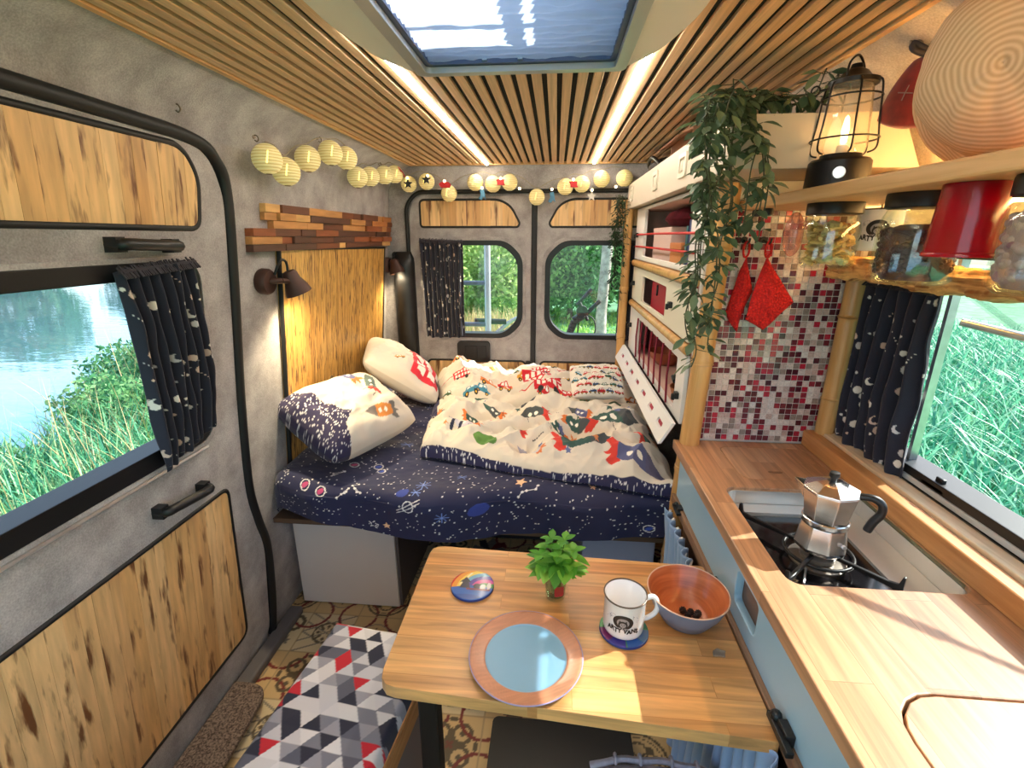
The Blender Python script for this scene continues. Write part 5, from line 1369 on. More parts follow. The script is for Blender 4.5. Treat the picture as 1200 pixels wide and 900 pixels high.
# pot holders on hooks
RED = None
m, nt, bb = nmat('red_crochet'); v = coords(nt, (160, 160, 160), (0, .5, 0)); wv = nd(nt, 'ShaderNodeTexVoronoi', i_Scale=1.0); L(nt, v, wv.inputs['Vector'])
rp = ramp(nt, [(0, (226, 34, 28)), (.8, (170, 16, 18))]); L(nt, wv.outputs['Distance'], rp.inputs[0]); L(nt, rp.outputs[0], bb.inputs['Base Color']); bb.inputs['Roughness'].default_value = .9; addbump(nt, bb, wv.outputs['Distance'], .8, .004); RED = m
def holder(label, top, c, yb, foldx=0, seed=1):
    """c: left, bottom, right corners (x,z)"""
    o = thing('pot_holder', label, 'pot holder', (top[0], yb, top[1]), 'red crocheted pot holders')
    n = 60; u, v = np.meshgrid(np.linspace(0, 1, n), np.linspace(0, 1, n), indexing='ij')
    T, Lf, B, R_ = [np.array(p) for p in (top, c[0], c[1], c[2])]
    Q = (T * (1 - u[..., None]) + R_ * u[..., None]) * (1 - v[..., None]) + (Lf * (1 - u[..., None]) + B * u[..., None]) * v[..., None]
    e = np.clip(np.minimum(np.minimum(u, 1 - u), np.minimum(v, 1 - v)) * 14, 0, 1) ** .5
    stt = .0012 * np.sin(u * 60) * np.sin(v * 60)
    off = -.010 * np.sin(PI * u) * np.sin(PI * v) + .012 * fbm(u * 2, v * 2, seed, 2) - foldx * np.abs(u - v)
    b = MB(); b.grid(np.stack([Q[..., 0], yb + off - (.005 + stt) * e, Q[..., 1]], -1)); b.grid(np.stack([Q[..., 0], yb + off + .004 * e, Q[..., 1]], -1))
    b.build('crochet_body', RED, o, smooth=180)
    b = MB(); b.tube([(top[0] + .008 * math.cos(k), yb - .001, top[1] + .017 + .021 * math.sin(k)) for k in (q * PI / 8 for q in range(16))], .0032, 7, True); b.build('loop', RED, o, smooth=180)
holder('narrow folded red crocheted pot holder, left on the mosaic wall', (.530, 1.50), ((.503, 1.335), (.530, 1.285), (.572, 1.40)), 1.440, -.02, 3)
holder('wider red crocheted pot holder, right on the mosaic wall', (.583, 1.50), ((.545, 1.325), (.605, 1.292), (.672, 1.375)), 1.425, 0, 5)
for i, (x, z, lb) in enumerate(((.530, 1.537, 'black hook on the mosaic holding the narrow pot holder'), (.583, 1.537, 'black hook on the mosaic holding the wider pot holder'))):
    b = MB(); b.lathe([(0, 0), (.009, 0), (.009, .004), (0, .004)], (x, 1.4685, z + .006), 14, 0, Matrix.Rotation(PI / 2, 3, 'X')); b.tube(spline([(x, 1.466, z + .004), (x, 1.445 - .012 * i, z - .004), (x, 1.428 - .012 * i, z + .0), (x, 1.424 - .012 * i, z + .010)], 4), .003, 7)
    tag(b.build('wall_hook', BLACK, smooth=50), lb, 'hook', 'hooks on the mosaic wall')
# ------------------------------------------------------------------ kitchen unit
BLUE = plain('pale_blue_laminate', (164, 200, 222), .3, coat=.2)
fnK = lambda y, z, d: (.408 + d, y, z)
t = thing('kitchen_unit', 'pale blue kitchen unit running along the right side under the worktop', 'cabinet', (.63, .6, 0))
b = MB(); b.box(.440, -.3, .005, .865, 1.44, .855); b.build('carcass', plain('unit_inside', (112, 82, 62), .6), t)
b = MB(); b.prism([[(-.3, .752), (1.415, .752), (1.415, .893), (-.3, .893)], rrect(.795, .792, .905, .868, .012)], 0, .018, fnK); fr = b.build('drawer_front', BLUE, t, bevel=.002)
b = MB(); b.prism([rrect(.785, .782, .915, .878, .012)], .0185, .030, fnK); b.build('finger_slot', plain('slot_wood', (124, 96, 82), .5), fr)
b = MB(); b.box(.398, -.3, .722, .438, 1.43, .751); b.build('front_rail', grainwood('rail_brown', (120, 88, 64), (156, 120, 92), (60, 4, 60)), t, bevel=.002)
for (y, z, k) in ((1.335, .748, 1.0), (1.0, .762, .6), (.625, .764, 1.25)):
    b = MB(); b.box(.392, y - .013 * k, z - .010 * k, .408, y + .013 * k, z + .010 * k); b.box(.384, y - .030 * k, z - .006 * k, .397, y + .030 * k, z + .004 * k); b.sphere((.394, y + .02 * k, z + .006 * k), .008 * k, 0, 8); b.build('black_catch', BLACK, t, bevel=.002)
# blue curtain below the rail
nu, nv = 260, 60
u, v = np.meshgrid(np.linspace(0, 1, nu), np.linspace(0, 1, nv), indexing='ij')
Yc = .15 + 1.235 * u; Zc = .722 - v * .64 + .006 * np.sin(u * 170) * (v < .03); Xc = .388 - .012 * np.sin(u * 2 * PI * 26 + 2 * fbm(u * 4, v * 2, 3, 2)) - .006 * fbm(u * 20, v * 3, 6, 2) - .012 * (1 - v) ** 6
t = thing('cupboard_curtain', 'pale blue gathered curtain hanging under the kitchen unit rail', 'curtain', (.39, .75, .08))
b = MB(); b.grid(np.stack([Xc, Yc, Zc], -1)); b.build('cloth', plain('pale_blue_cloth', (150, 176, 214), .85, sheen=.2), t, smooth=180, solid=.002)
b = MB()
for i in range(6):
    y = 1.08 + i * .05; b.tube(spline([(.386, y, .718), (.378, y + .012, .700), (.382, y + .026, .690), (.380, y + .038, .703), (.386, y + .05, .718)], 4), .004, 5)
b.build('lace_ruffle', WHITEP, t, smooth=180)

HOB = rrect(.455, .795, .785, 1.165, .028)
LID1 = rrect(.52, 1.215, .775, 1.425, .03); LID2 = rrect(.478, -.1, .795, .575, .075)
fz = lambda x, y, d: (x, y, d)
b = MB(); b.prism([[(.394, -.3), (.845, -.3), (.845, 1.468), (.394, 1.468)], HOB, LID1, LID2], .895, .925, fz)
tag(b.build('worktop', COUNTERW, bevel=.0025), 'oak worktop with a hob cut-out under the kitchen window', 'worktop')
def lidof(name, label, poly, ins, parts):
    cx = sum(p[0] for p in poly) / len(poly); cy = sum(p[1] for p in poly) / len(poly)
    q = [(p[0] + (ins if p[0] < cx else -ins), p[1] + (ins if p[1] < cy else -ins)) for p in poly]
    b = MB(); b.prism([q] + parts, .897, .9245, fz); return tag(b.build(name, COUNTERW, bevel=.0015), label, 'lid', 'worktop lids')
fh = [(.625 + .020 * math.cos(k * PI / 8), 1.262 + .008 * math.sin(k * PI / 8)) for k in range(16)]
lidof('chopping_board', 'small oak lid with a finger hole at the mosaic end of the worktop', LID1, .0012, [fh])
lidof('sink_cover', 'oak sink lid with rounded corners at the near end of the worktop', LID2, .0028, [])
b = MB(); b.box(.50, 1.20, .856, .80, 1.44, .8945); b.box(.46, -.12, .856, .81, .59, .8945); tag(b.build('lid_support', plain('lid_support_dark', (70, 54, 44), .7)), 'dark support board showing in the lid joints of the worktop', 'board', kind=None)  # dark brown board below the lids, visible in their joints
b = MB(); b.box(.786, -.3, .9255, .822, 1.465, .975); tag(b.build('upstand', RAILW, bevel=.004), 'oak upstand rail along the back of the worktop below the window', 'rail')
b = MB(); b.box(.823, -.3, .926, .864, 1.465, .982); tag(b.build('window_board', grainwood('sill_pale', (206, 176, 140), (232, 206, 172), (60, 4, 60)), bevel=.003), 'pale wooden sill board between the upstand and window frame', 'sill')

# hob
t = thing('gas_hob', 'black gas hob recessed in a pale steel tray in the worktop', 'hob', (.62, .98, .857))
TRAY = plain('pale_enamel_steel', (214, 210, 204), .22, .55)
b = MB(); inn = [(p[0] + (.003 if p[0] < .62 else -.003), p[1] + (.003 if p[1] < .98 else -.003)) for p in HOB]; out = [(p[0] + (.0005 if p[0] < .62 else -.0005), p[1] + (.0005 if p[1] < .98 else -.0005)) for p in HOB]
b.prism([out, inn], .858, .916, fz); b.prism([out], .857, .8605, fz); b.box(.700, .80, .8605, .781, 1.16, .876); b.box(.46, 1.118, .8605, .70, 1.16, .880)
b.build('steel_tray', TRAY, t, bevel=.002)
b = MB(); b.prism([rrect(.4605, .801, .697, 1.115, .012)], .861, .872, fz); b.build('enamel_plate', plain('black_enamel', (20, 18, 20), .12, coat=.5), t, bevel=.004)
PXX, PYY = .588, .948
b = MB(); b.lathe([(0, .872), (.055, .872), (.056, .876), (.050, .878), (.0, .876)], (PXX, PYY, 0), 40); b.build('drip_ring', plain('dull_burner', (150, 140, 130), .3, .8), t, smooth=40)
b = MB(); b.lathe([(0, .876), (.030, .876), (.034, .880), (.034, .888), (.026, .892), (0, .893)], (PXX, PYY, 0), 32); b.build('burner_cap', plain('burner_grey', (120, 116, 112), .4, .6), t, smooth=40)
b = MB(); b.tube([(PXX + .066 * math.cos(a), PYY + .066 * math.sin(a), .893) for a in (k * PI / 20 for k in range(40))], .004, 8, True)
b.build('trivet_ring', BLACKMET, t, smooth=60)
def arm(a, b_, nm):
    b = MB(); A, B = Vector(a), Vector(b_); d = (B - A).normalized(); s = d.cross(Vector((0, 0, 1))) * .004
    pr = [(0, .894), (.0, .901), (.8, .900), (.93, .903), (.965, .922), (1.0, .922), (1.0, .8725), (.9, .8725), (.86, .889)]
    ln = (B - A).length
    b.prism([[(p[0] * ln, p[1]) for p in pr]], -.004, .004, lambda u, z, q: (A.x + d.x * u - d.y * q, A.y + d.y * u + d.x * q, z))
    b.build(nm, BLACKMET, t, bevel=.0015)
for (ex, ey) in ((.470, 1.09), (.690, .835), (.470, .835), (.690, 1.09)):
    d = Vector((ex - PXX, ey - PYY)).normalized(); arm((PXX + d.x * .03, PYY + d.y * .03, 0), (ex, ey, 0), 'pan_support')
b = MB(); b.tube([(.52, .86, .876), (.545, .905, .880)], .0022, 6); b.build('igniter', STEEL, t)
b = MB(); b.prism([rrect(.54, .8035, .675, .822, .002)], .872, .8728, fz); lb = b.build('control_label', plain('label_grey', (170, 170, 176), .5), t)
b = MB(); rr = random.Random(6)
for i in range(26):
    x = .545 + i * .005
    if rr.random() < .8: b.box(x, .808, .8728, x + rr.uniform(.002, .0042), .8105, .8731)
    if rr.random() < .8: b.box(x, .814, .8728, x + rr.uniform(.002, .0042), .8165, .8731)
b.build('printed_marks', plain('label_ink', (90, 90, 96), .6), lb)
b = MB(); b.box(.7815, .82, .9165, .7835, 1.14, .9245); b.build('glass_edge', glassy('lid_glass', (220, 232, 226), .3), t)

# moka pot
MZ = .9025
t = thing('moka_pot', 'octagonal aluminium moka pot with a black handle on the gas hob', 'coffee pot', (PXX, PYY, MZ))
R8 = Matrix.Rotation(PI / 8 + .2, 3, 'Z')
b = MB(); b.lathe([(0, 0), (.044, 0), (.050, .006), (.052, .014), (.044, .062), (.043, .066), (0, .066)], (PXX, PYY, MZ), 8, 0, R8); b.build('boiler', ALU, t, bevel=.0025)
b = MB(); b.lathe([(.0435, .064), (.0445, .066), (.0445, .076), (.0425, .078)], (PXX, PYY, MZ), 32); b.build('collar', ALU, t, smooth=40)
b = MB(); b.lathe([(0, .077), (.042, .077), (.0455, .10), (.052, .140), (.052, .142), (.050, .142), (.044, .10), (0, .09)], (PXX, PYY, MZ), 8, 0, R8)
sd = Vector((-.75, .66, 0)); c = Vector((PXX, PYY, MZ)); sx = Vector((.66, .75, 0))
b.add([c + sd * .044 + sx * .016 + Vector((0, 0, .112)), c + sd * .044 - sx * .016 + Vector((0, 0, .112)), c + sd * .047 + sx * .018 + Vector((0, 0, .142)), c + sd * .047 - sx * .018 + Vector((0, 0, .142)), c + sd * .072 + Vector((0, 0, .146))], [(0, 1, 4), (0, 4, 2), (1, 3, 4), (2, 4, 3), (0, 2, 3, 1)])
b.build('upper_chamber', ALU, t, bevel=.002)
b = MB(); b.lathe([(.0535, .1425), (.0535, .146), (.030, .158), (.012, .163), (0, .163)], (PXX, PYY, MZ), 8, 0, R8); b.build('lid', ALU, t, bevel=.0015)
b = MB(); b.lathe([(0, .162), (.006, .163), (.006, .168), (.010, .174), (.009, .182), (0, .184)], (PXX, PYY, MZ), 12); b.build('lid_knob', BLACK, t, smooth=50)
hd = Vector((.90, -.43, 0)); hp = [c + hd * r_ + Vector((0, 0, z)) for r_, z in ((.050, .140), (.072, .142), (.088, .132), (.090, .112), (.080, .090), (.074, .068))]
b = MB(); b.tube(spline(hp, 5), [.0075] * 6 + [.008] * 10 + [.0085] * 9 + [.008], 10); b.build('handle', BLACK, t, smooth=60)
b = MB(); b.lathe([(0, 0), (.004, 0), (.004, .006), (0, .006)], c + Vector((.02, -.044, .035)), 10, 0, Matrix.Rotation(PI / 2, 3, 'X')); b.build('safety_valve', STEEL, t)

# ------------------------------------------------------------------ table and what stands on it
TZ = .745
t = thing('folding_table', 'oak folding table with chamfered corners in front of the bench', 'table', (.05, .88, 0))
tp = rpoly([(-.315, 1.096), (.396, 1.072), (.396, .623), (-.315, .669)], [.035, .008, .008, .035], 3)
b = MB(); b.prism([tp], TZ - .028, TZ, fz); b.build('tabletop', TABLEW, t, bevel=.004)
b = MB(); b.box(-.255, .712, .01, -.215, .752, TZ - .029); b.build('leg', BLACKMET, t, bevel=.004)
b = MB(); b.box(-.295, .677, .0005, -.175, .787, .010); b.build('leg_foot', BLACKMET, t, bevel=.003)
b = MB(); b.box(-.23, .815, TZ - .05, .37, .855, TZ - .029); b.build('under_rail', BLACKMET, t)

def polar(name, mats, label, cat, cx, cy, z0, prof, nr, na, paintf, group=None, vm=None):
    """turned disc with a printed face; prof(r01)->z"""
    R_ = prof[-1][0]; rs = np.linspace(1e-4, R_, nr); zs = np.interp(rs, [p[0] for p in prof], [p[1] for p in prof])
    A = np.arange(na) * 2 * PI / na
    G = np.empty((nr, na, 3)); G[..., 0] = cx + rs[:, None] * np.cos(A); G[..., 1] = cy + rs[:, None] * np.sin(A); G[..., 2] = z0 + zs[:, None]
    P = paintf(G[..., 0] - cx, G[..., 1] - cy)
    return G, P
PRINT = vcol('glossy_print', .28, 0, 100, 0, .3)
PLATEM = vcol('plate_melamine', .3, 0, 100, 0, .25)
def plate_paint(x, y):
    P = Paint(x, y, (190, 132, 100)); g = fbm(P.x * 30 + P.y * 12, P.y * 260 - P.x * 130, 5, 4); P.C *= (1 + .22 * g)[:, None]
    P.disc(0, 0, .0815, (128, 176, 208)); return P.C
G, C = polar('plate', None, '', '', -.039, .752, TZ, [(0, .006), (.078, .006), (.084, .0085), (.108, .0135), (.112, .013)], 90, 180, plate_paint)
t = thing('dinner_plate', 'blue centred dinner plate with a wood grain rim on the oak table', 'plate', (-.039, .752, TZ))
b = MB(); b.grid(G, 0, False, True); b.build('plate_face', PLATEM, t, smooth=60, col=C, norm=False)
b = MB(); b.lathe([(0, .0005), (.072, .0005), (.080, .003), (.1125, .0105), (.1135, .0128), (.1118, .0133)], (-.039, .752, TZ), 96); b.build('plate_underside', plain('plate_edge', (150, 150, 196), .3), t, smooth=50)

def coaster(label, cx, cy, paintf):
    G, C = polar('c', None, '', '', cx, cy, TZ, [(0, .0078), (.049, .0078), (.051, .007)], 60, 120, paintf)
    t = thing('round_coaster', label, 'coaster', (cx, cy, TZ), 'printed round coasters')
    b = MB(); b.grid(G, 0, False, True); b.build('printed_face', PRINT, t, smooth=60, col=C, norm=False)
    b = MB(); b.lathe([(0, .0004), (.049, .0004), (.0515, .002), (.0512, .007)], (cx, cy, TZ), 60); b.build('cork_base', plain('coaster_base', (40, 60, 130), .6) if 'coaster_base' not in bpy.data.materials else bpy.data.materials['coaster_base'], t, smooth=40)
def cp1(x, y):
    P = Paint(x, y, (30, 90, 170))
    P.poly([(-.06, .0), (-.03, .03), (.06, .06), (.06, -.01), (.0, .0)], (60, 130, 60))
    for i, c in enumerate(((206, 52, 40), (226, 150, 50), (232, 200, 80), (110, 170, 200), (70, 50, 150), (190, 60, 140))):
        P.C[(P.y > -.002 + P.x * .18) & (np.hypot(P.x - .030, P.y + .012) < .090 - i * .0115) & (np.hypot(P.x - .030, P.y + .012) > .078 - i * .0115)] = lin(c)
    P.C[(P.y < -.012)] = lin((34, 96, 182)); P.disc(-.01, -.040, .035, (30, 80, 160), .008)
    P.seg((-.03, .0), (-.008, .040), .004, (236, 226, 180)); P.poly([(-.03, -.012), (-.004, -.012), (-.010, .008), (-.024, .008)], (44, 46, 66)); P.poly([(-.032, .008), (-.004, .008), (-.018, .026)], (36, 38, 56))
    P.disc(.012, -.004, .009, (40, 34, 44)); P.disc(.026, -.006, .007, (222, 216, 214), .010); P.disc(.040, -.002, .005, (222, 216, 214), .012); P.seg((-.01, -.014), (.042, -.016), .006, (120, 40, 60))
    return P.C
coaster('round coaster painted with a rainbow, alone at the far left of the table', -.179, .943, cp1)
def cp2(x, y):
    P = Paint(x, y, (60, 140, 70)); a = np.arctan2(P.y, P.x)
    for i, c in enumerate(((120, 30, 90), (60, 50, 140), (40, 90, 170), (90, 120, 160), (40, 110, 80), (60, 150, 60), (150, 170, 60), (60, 140, 60))): P.C[(a > -PI + i * PI / 4) & (a < -PI + (i + 1) * PI / 4)] = lin(c)
    return P.C
coaster('round multicoloured coaster under the white enamel mug', .165, .840, cp2)

# bowl with blackberries
BXc, BYc = .304, .889
t = thing('serving_bowl', 'deep bowl with orange wood grain inside and blue grey outside on the table', 'bowl', (BXc, BYc, TZ))
b = MB(); b.lathe([(0, .007), (.040, .007), (.050, .012), (.070, .045), (.083, .074)], (BXc, BYc, TZ), 64); b.build('inner_face', grainwood('bowl_wood', (164, 84, 48), (206, 124, 76), (6, 6, 60), .3, .05, .3), t, smooth=60)
b = MB(); b.lathe([(0, .0005), (.040, .0005), (.052, .006), (.074, .042), (.0855, .074)], (BXc, BYc, TZ), 64); b.build('outer_face', plain('bowl_blue_grey', (108, 122, 150), .35, coat=.2), t, smooth=60)
b = MB(); b.tube([(BXc + .0843 * math.cos(a), BYc + .0843 * math.sin(a), TZ + .0742) for a in (k * PI / 36 for k in range(72))], .0016, 6, True); b.build('pale_rim', plain('bowl_rim', (214, 180, 160), .4), t, smooth=180)
b = MB(); rr = random.Random(4)
b.sphere((0, 0, .006), .0062, 0, 6)
for i in range(30):
    z = 1 - 2 * (i + .5) / 30; a = i * 2.4; q = math.sqrt(1 - z * z); b.sphere((.0062 * q * math.cos(a), .0062 * q * math.sin(a), .0065 + .0066 * z), .0021, 0, 5)
proto_b = b.build('blackberry', plain('berry_black', (26, 14, 22), .25), smooth=60); bz = proto_b.location.z
for i, (x, y, lb) in enumerate(((.300, .894, 'blackberry lying furthest left in the bowl'), (.316, .890, 'blackberry at the back of the cluster in the bowl'), (.308, .880, 'blackberry at the front left of the cluster in the bowl'), (.324, .878, 'blackberry at the front of the cluster in the bowl'), (.331, .887, 'blackberry furthest right in the bowl'))):
    o = proto_b if i == 0 else proto_b.copy()
    if i: COL.objects.link(o)
    dz = max(0, math.hypot(x - BXc, y - BYc) - .040) * .55
    o.location = (x, y, TZ + .0075 + dz); o.rotation_euler = (0, 0, i * 1.3); tag(o, lb, 'berry', 'blackberries in the bowl')
b = MB(); b.prism([[(0, 0), (.022, -.004), (.027, .010), (.012, .018), (.002, .012)]], 0, .004, lambda x, y, d: (.335 + x, .788 + y, TZ + .0005 + d + x * .15))
tag(b.build('clear_clip', glassy('clear_plastic', (240, 240, 236), .5, .1, .08, (240, 236, 226)), bevel=.001), 'small clear plastic clip on the table in front of the bowl', 'clip')

# mint in a glass
GXc, GYc = .019, .931
t = thing('drinking_glass', 'small clear glass holding mint on the far edge of the table', 'glass', (GXc, GYc, TZ))
b = MB(); b.lathe([(0, .001), (.021, .001), (.023, .004), (.029, .075), (.0275, .075), (.0215, .010), (0, .008)], (GXc, GYc, TZ), 40); b.build('tumbler', JARGLASS, t, smooth=50)
b = MB(); b.lathe([(0, .0095), (.0208, .0105), (.0235, .036), (0, .036)], (GXc, GYc, TZ), 40); b.build('water', glassy('water_clear', (226, 236, 226), .3, .02, .06, (170, 200, 160)), t, smooth=40)
b = MB(); b.prism([rrect(-.010, .020, .012, .046, .004)], 0, .0004, lambda a, z, d: (GXc + (.0262 + d) * math.sin(a / .026 + .3), GYc - (.0262 + d) * math.cos(a / .026 + .3), TZ + z)); b.build('red_print', plain('glass_print_red', (170, 40, 44), .4), t)
MINT = island('mint_leaf', [(0, (70, 140, 40)), (.5, (104, 176, 56)), (1, (150, 206, 90))], .45, None, None, 'LINEAR', 0, 0, .25)
lb, sb = MB(), MB(); r = random.Random(12)
tops = [(-.035, -.01, .118), (-.012, .02, .140), (.018, .005, .150), (.038, -.005, .128), (.005, -.022, .125), (-.02, -.022, .100), (.030, -.025, .105)]
for (dx, dy, z) in tops:
    p0 = Vector((GXc + dx * .25, GYc + dy * .25, TZ + .012)); p1 = Vector((GXc + dx * .45, GYc + dy * .45, TZ + .075)); p2 = Vector((GXc + dx, GYc + dy, TZ + z)); sp = spline([p0, p1, p2], 6)
    sb.tube(sp, .0015, 6)
    for k, fz_ in enumerate((.62, .78, .90, 1.0)):
        p = sp[min(len(sp) - 1, int(fz_ * (len(sp) - 1)))]
        for q in range(2 if fz_ < 1 else 4):
            a = k * PI / 2 + q * (PI if fz_ < 1 else PI / 2) + r.uniform(-.4, .4); d = Vector((math.cos(a), math.sin(a), .5 if fz_ == 1 else r.uniform(-.15, .4)))
            s = (.056, .054, .046, .028)[k] * r.uniform(.85, 1.15); leaf(lb, p, d, Vector((0, 0, 1)), s, s * .62, 0, r.uniform(.15, .45))
t = thing('mint_sprig', 'bright green mint sprigs standing in the small glass', 'plant', (GXc, GYc, TZ + .012))
sb.build('stems', plain('mint_stem', (96, 140, 60), .5), t, smooth=180); lb.build('leaves', MINT, t, smooth=180, merge=False, norm=False)

# ------------------------------------------------------------------ bench, mats, things under the table
MR = Matrix.Translation((-.632, 1.115, 0)) @ Matrix.Rotation(math.radians(-6.5), 4, 'Z')
pad('bench_cushion', 'long red, navy and grey triangle print cushion on the bench left of the table', 0, -1.3, .315, 0, .412, .452, .0028, .051, 11, MR)
t = thing('bench', 'low wooden bench with grey sides beside the sliding door', 'bench', tuple(MR @ Vector((.15, -.6, 0))))
def rb(b, *a): b.box(*a, 0, MR); return b
rb(MB(), .010, -1.3, .005, .29, -.02, .395).build('body', plain('bench_grey', (118, 112, 112), .6), t, bevel=.004)
rb(MB(), -.0, -1.3, .395, .318, -.004, .4115).build('seat_board', RAILW, t, bevel=.003)
rb(MB(), .292, -1.3, .33, .318, -.004, .3945).build('edge_rail', RAILW, t, bevel=.003)
b = MB(); b.prism([rpoly([(-1.09, .2), (-.90, .2), (-.955, 1.16), (-.975, 1.20), (-1.02, 1.215), (-1.09, 1.215)], [.01, .01, .03, .03, .03, .01])], .0361, .050, fz)
m, nt, bb = nmat('woven_mat'); v = coords(nt, (170, 170, 170)); n_ = nd(nt, 'ShaderNodeTexNoise', i_Scale=1.0, i_Detail=2.0); L(nt, v, n_.inputs['Vector']); rp = ramp(nt, [(.35, (70, 58, 52)), (.65, (140, 122, 110))]); L(nt, n_.outputs['Fac'], rp.inputs[0]); L(nt, rp.outputs[0], bb.inputs['Base Color']); bb.inputs['Roughness'].default_value = .95; addbump(nt, bb, n_.outputs['Fac'], .8, .004)
tag(b.build('step_mat', m, bevel=.005), 'brown woven mat on the sliding door step', 'mat')
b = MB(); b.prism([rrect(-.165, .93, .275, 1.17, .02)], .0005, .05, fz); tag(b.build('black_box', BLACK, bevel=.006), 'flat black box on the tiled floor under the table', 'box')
t = thing('folded_jeans', 'pale grey jeans folded on the stool at the bottom edge', 'jeans', (.24, .72, .40))
DEN = plain('pale_denim', (176, 172, 184), .9, noise=.08, nscale=80, bump=.2, bscale=900)
n = 50; u, v = np.meshgrid(np.linspace(-1, 1, n), np.linspace(-1, 1, n), indexing='ij')
pf = np.clip((1 - u ** 4) * (1 - v ** 4), 0, 1) ** .35
b = MB(); b.grid(np.stack([.24 + u * .135, .69 + v * .09 + .012 * (1 - u ** 2), .40 + .055 * pf + .004 * fbm(u * 3, v * 3, 3, 3)], -1)); b.grid(np.stack([.24 + u * .135, .69 + v * .09 + .012 * (1 - u ** 2), .40 + 0 * pf], -1)); b.build('denim_body', DEN, t, smooth=180)
wb = [(.24 + k * .0135, .775 + .012 * (1 - (k / 10) ** 2) + .002 * math.sin(k), .447 - .014 * (k / 10) ** 4) for k in range(-10, 11)]
b = MB(); b.tube(wb, .007, 6); b.build('waistband', DEN, t, smooth=60)
for k in (4, 8, 13, 17):
    p = Vector(wb[k]); b = MB(); b.tube(spline([p + Vector((0, -.012, .004)), p + Vector((0, -.006, .013)), p + Vector((0, .006, .011)), p + Vector((0, .011, -.002))], 4), .0035, 6); b.build('belt_loop', DEN, t, smooth=60)
t = thing('low_stool', 'low black stool under the folded jeans at the bottom edge', 'stool', (.24, .69, 0))
b = MB(); b.prism([rrect(.09, .60, .39, .78, .03)], .37, .3995, fz); b.build('seat', BLACK, t, bevel=.008)
for (x, y) in ((.12, .63), (.36, .63), (.12, .75), (.36, .75)): b = MB(); b.tube([(x, y, .005), (x, y, .37)], .012, 10); b.build('leg', BLACKMET, t, smooth=60)
# ------------------------------------------------------------------ outside
GZ = -.55
shore = lambda y: -5.6 - .72 * max(0, y - 4.2)
def gz(x, y):
    s = shore(y) + 1.0
    k = min(1, max(0, (s - x) / 1.8)); return GZ - .75 * k
xs = np.concatenate([np.linspace(-26, -3, 90), np.linspace(-2.8, 30, 40)]); ys = np.linspace(-12, 45, 90)
G = np.array([[(x, y, gz(x, y) + .03 * math.sin(x * 3 + y * 2)) for y in ys] for x in xs])
b = MB(); b.grid(G); m_ = plain('meadow_soil', (80, 136, 92), .95, noise=.25, nscale=3)
tag(b.build('meadow_ground', m_, smooth=180), kind='structure')
b = MB(); b.box(-90, -60, -1.6, -5.0, 120, -.98)
m, nt, bb = nmat('lake_water'); bb.inputs['Base Color'].default_value = (*lin((150, 205, 220)), 1); bb.inputs['Metallic'].default_value = .75; bb.inputs['Roughness'].default_value = .04; bb.inputs['IOR'].default_value = 1.5; bb.inputs['Specular IOR Level'].default_value = 1.0
n_ = nd(nt, 'ShaderNodeTexNoise', i_Scale=1.0, i_Detail=3.0); L(nt, coords(nt, (1.2, 3.0, 1)), n_.inputs['Vector']); addbump(nt, bb, n_.outputs['Fac'], .25, .03)
tag(b.build('lake_water', m), kind='structure')

def blades(name, label, cat, n, region, seed, h, w, mat, bend=.5, test=None):
    R = np.random.RandomState(seed)
    x = R.uniform(region[0], region[2], n * 2); y = R.uniform(region[1], region[3], n * 2)
    if test is not None: k = test(x, y); x, y = x[k], y[k]
    x, y = x[:n], y[:n]; n = len(x)
    z = np.array([gz(a, c) for a, c in zip(x, y)]) - .01
    hh = R.uniform(h[0], h[1], n); ww = R.uniform(w[0], w[1], n); a = R.uniform(0, 2 * PI, n); be = R.uniform(.1, 1, n) * bend * hh; fa = a + R.uniform(.9, 2.2, n)
    sx, sy = np.cos(fa) * ww / 2, np.sin(fa) * ww / 2; dx, dy = np.cos(a), np.sin(a)
    V = np.empty((n, 7, 3))
    for i, (t, wk) in enumerate(((0, .8), (.4, 1), (.75, .7))):
        off = be * t * t; zz = z + hh * (t - .25 * t * t * bend)
        V[:, 2 * i] = np.stack([x + dx * off - sx * wk, y + dy * off - sy * wk, zz], -1); V[:, 2 * i + 1] = np.stack([x + dx * off + sx * wk, y + dy * off + sy * wk, zz], -1)
    V[:, 6] = np.stack([x + dx * be, y + dy * be, z + hh * (1 - .25 * bend)], -1)
    i = np.arange(n) * 7
    F = np.stack([i, i + 1, i + 3, i + 2], -1).tolist() + np.stack([i + 2, i + 3, i + 5, i + 4], -1).tolist() + np.stack([i + 4, i + 5, i + 6], -1).tolist()
    b = MB(); b.v = V.reshape(-1, 3).tolist(); b.f = [tuple(f) for f in F]; b.m = [0] * len(F)
    return tag(b.build(name, mat, merge=False, norm=False), label, cat, None, 'stuff')
GRASSR = island('tall_grass_blade', [(0, (36, 122, 96)), (.5, (84, 172, 136)), (1, (146, 206, 166))], .5, None, None, 'LINEAR', 0, 0, .35)
GRASSL = island('bank_grass_blade', [(0, (36, 116, 92)), (.5, (84, 166, 118)), (.85, (146, 196, 140)), (1, (196, 190, 150))], .5, None, None, 'LINEAR', 0, 0, .35)
GRASSY = island('lawn_blade', [(0, (110, 170, 70)), (1, (176, 214, 110))], .5, None, None, 'LINEAR', 0, 0, .35)
REED = island('dry_reed', [(0, (176, 160, 110)), (.6, (206, 186, 136)), (1, (140, 160, 80))], .6, None, None, 'LINEAR', 0, 0, .3)
blades('meadow_grass', 'tall green grass outside the kitchen window', 'grass', 15000, (2.2, .2, 9, 11), 1, (.3, .75), (.012, .028), GRASSR, 1.0, lambda x, y: y < x * 1.9 + .8)
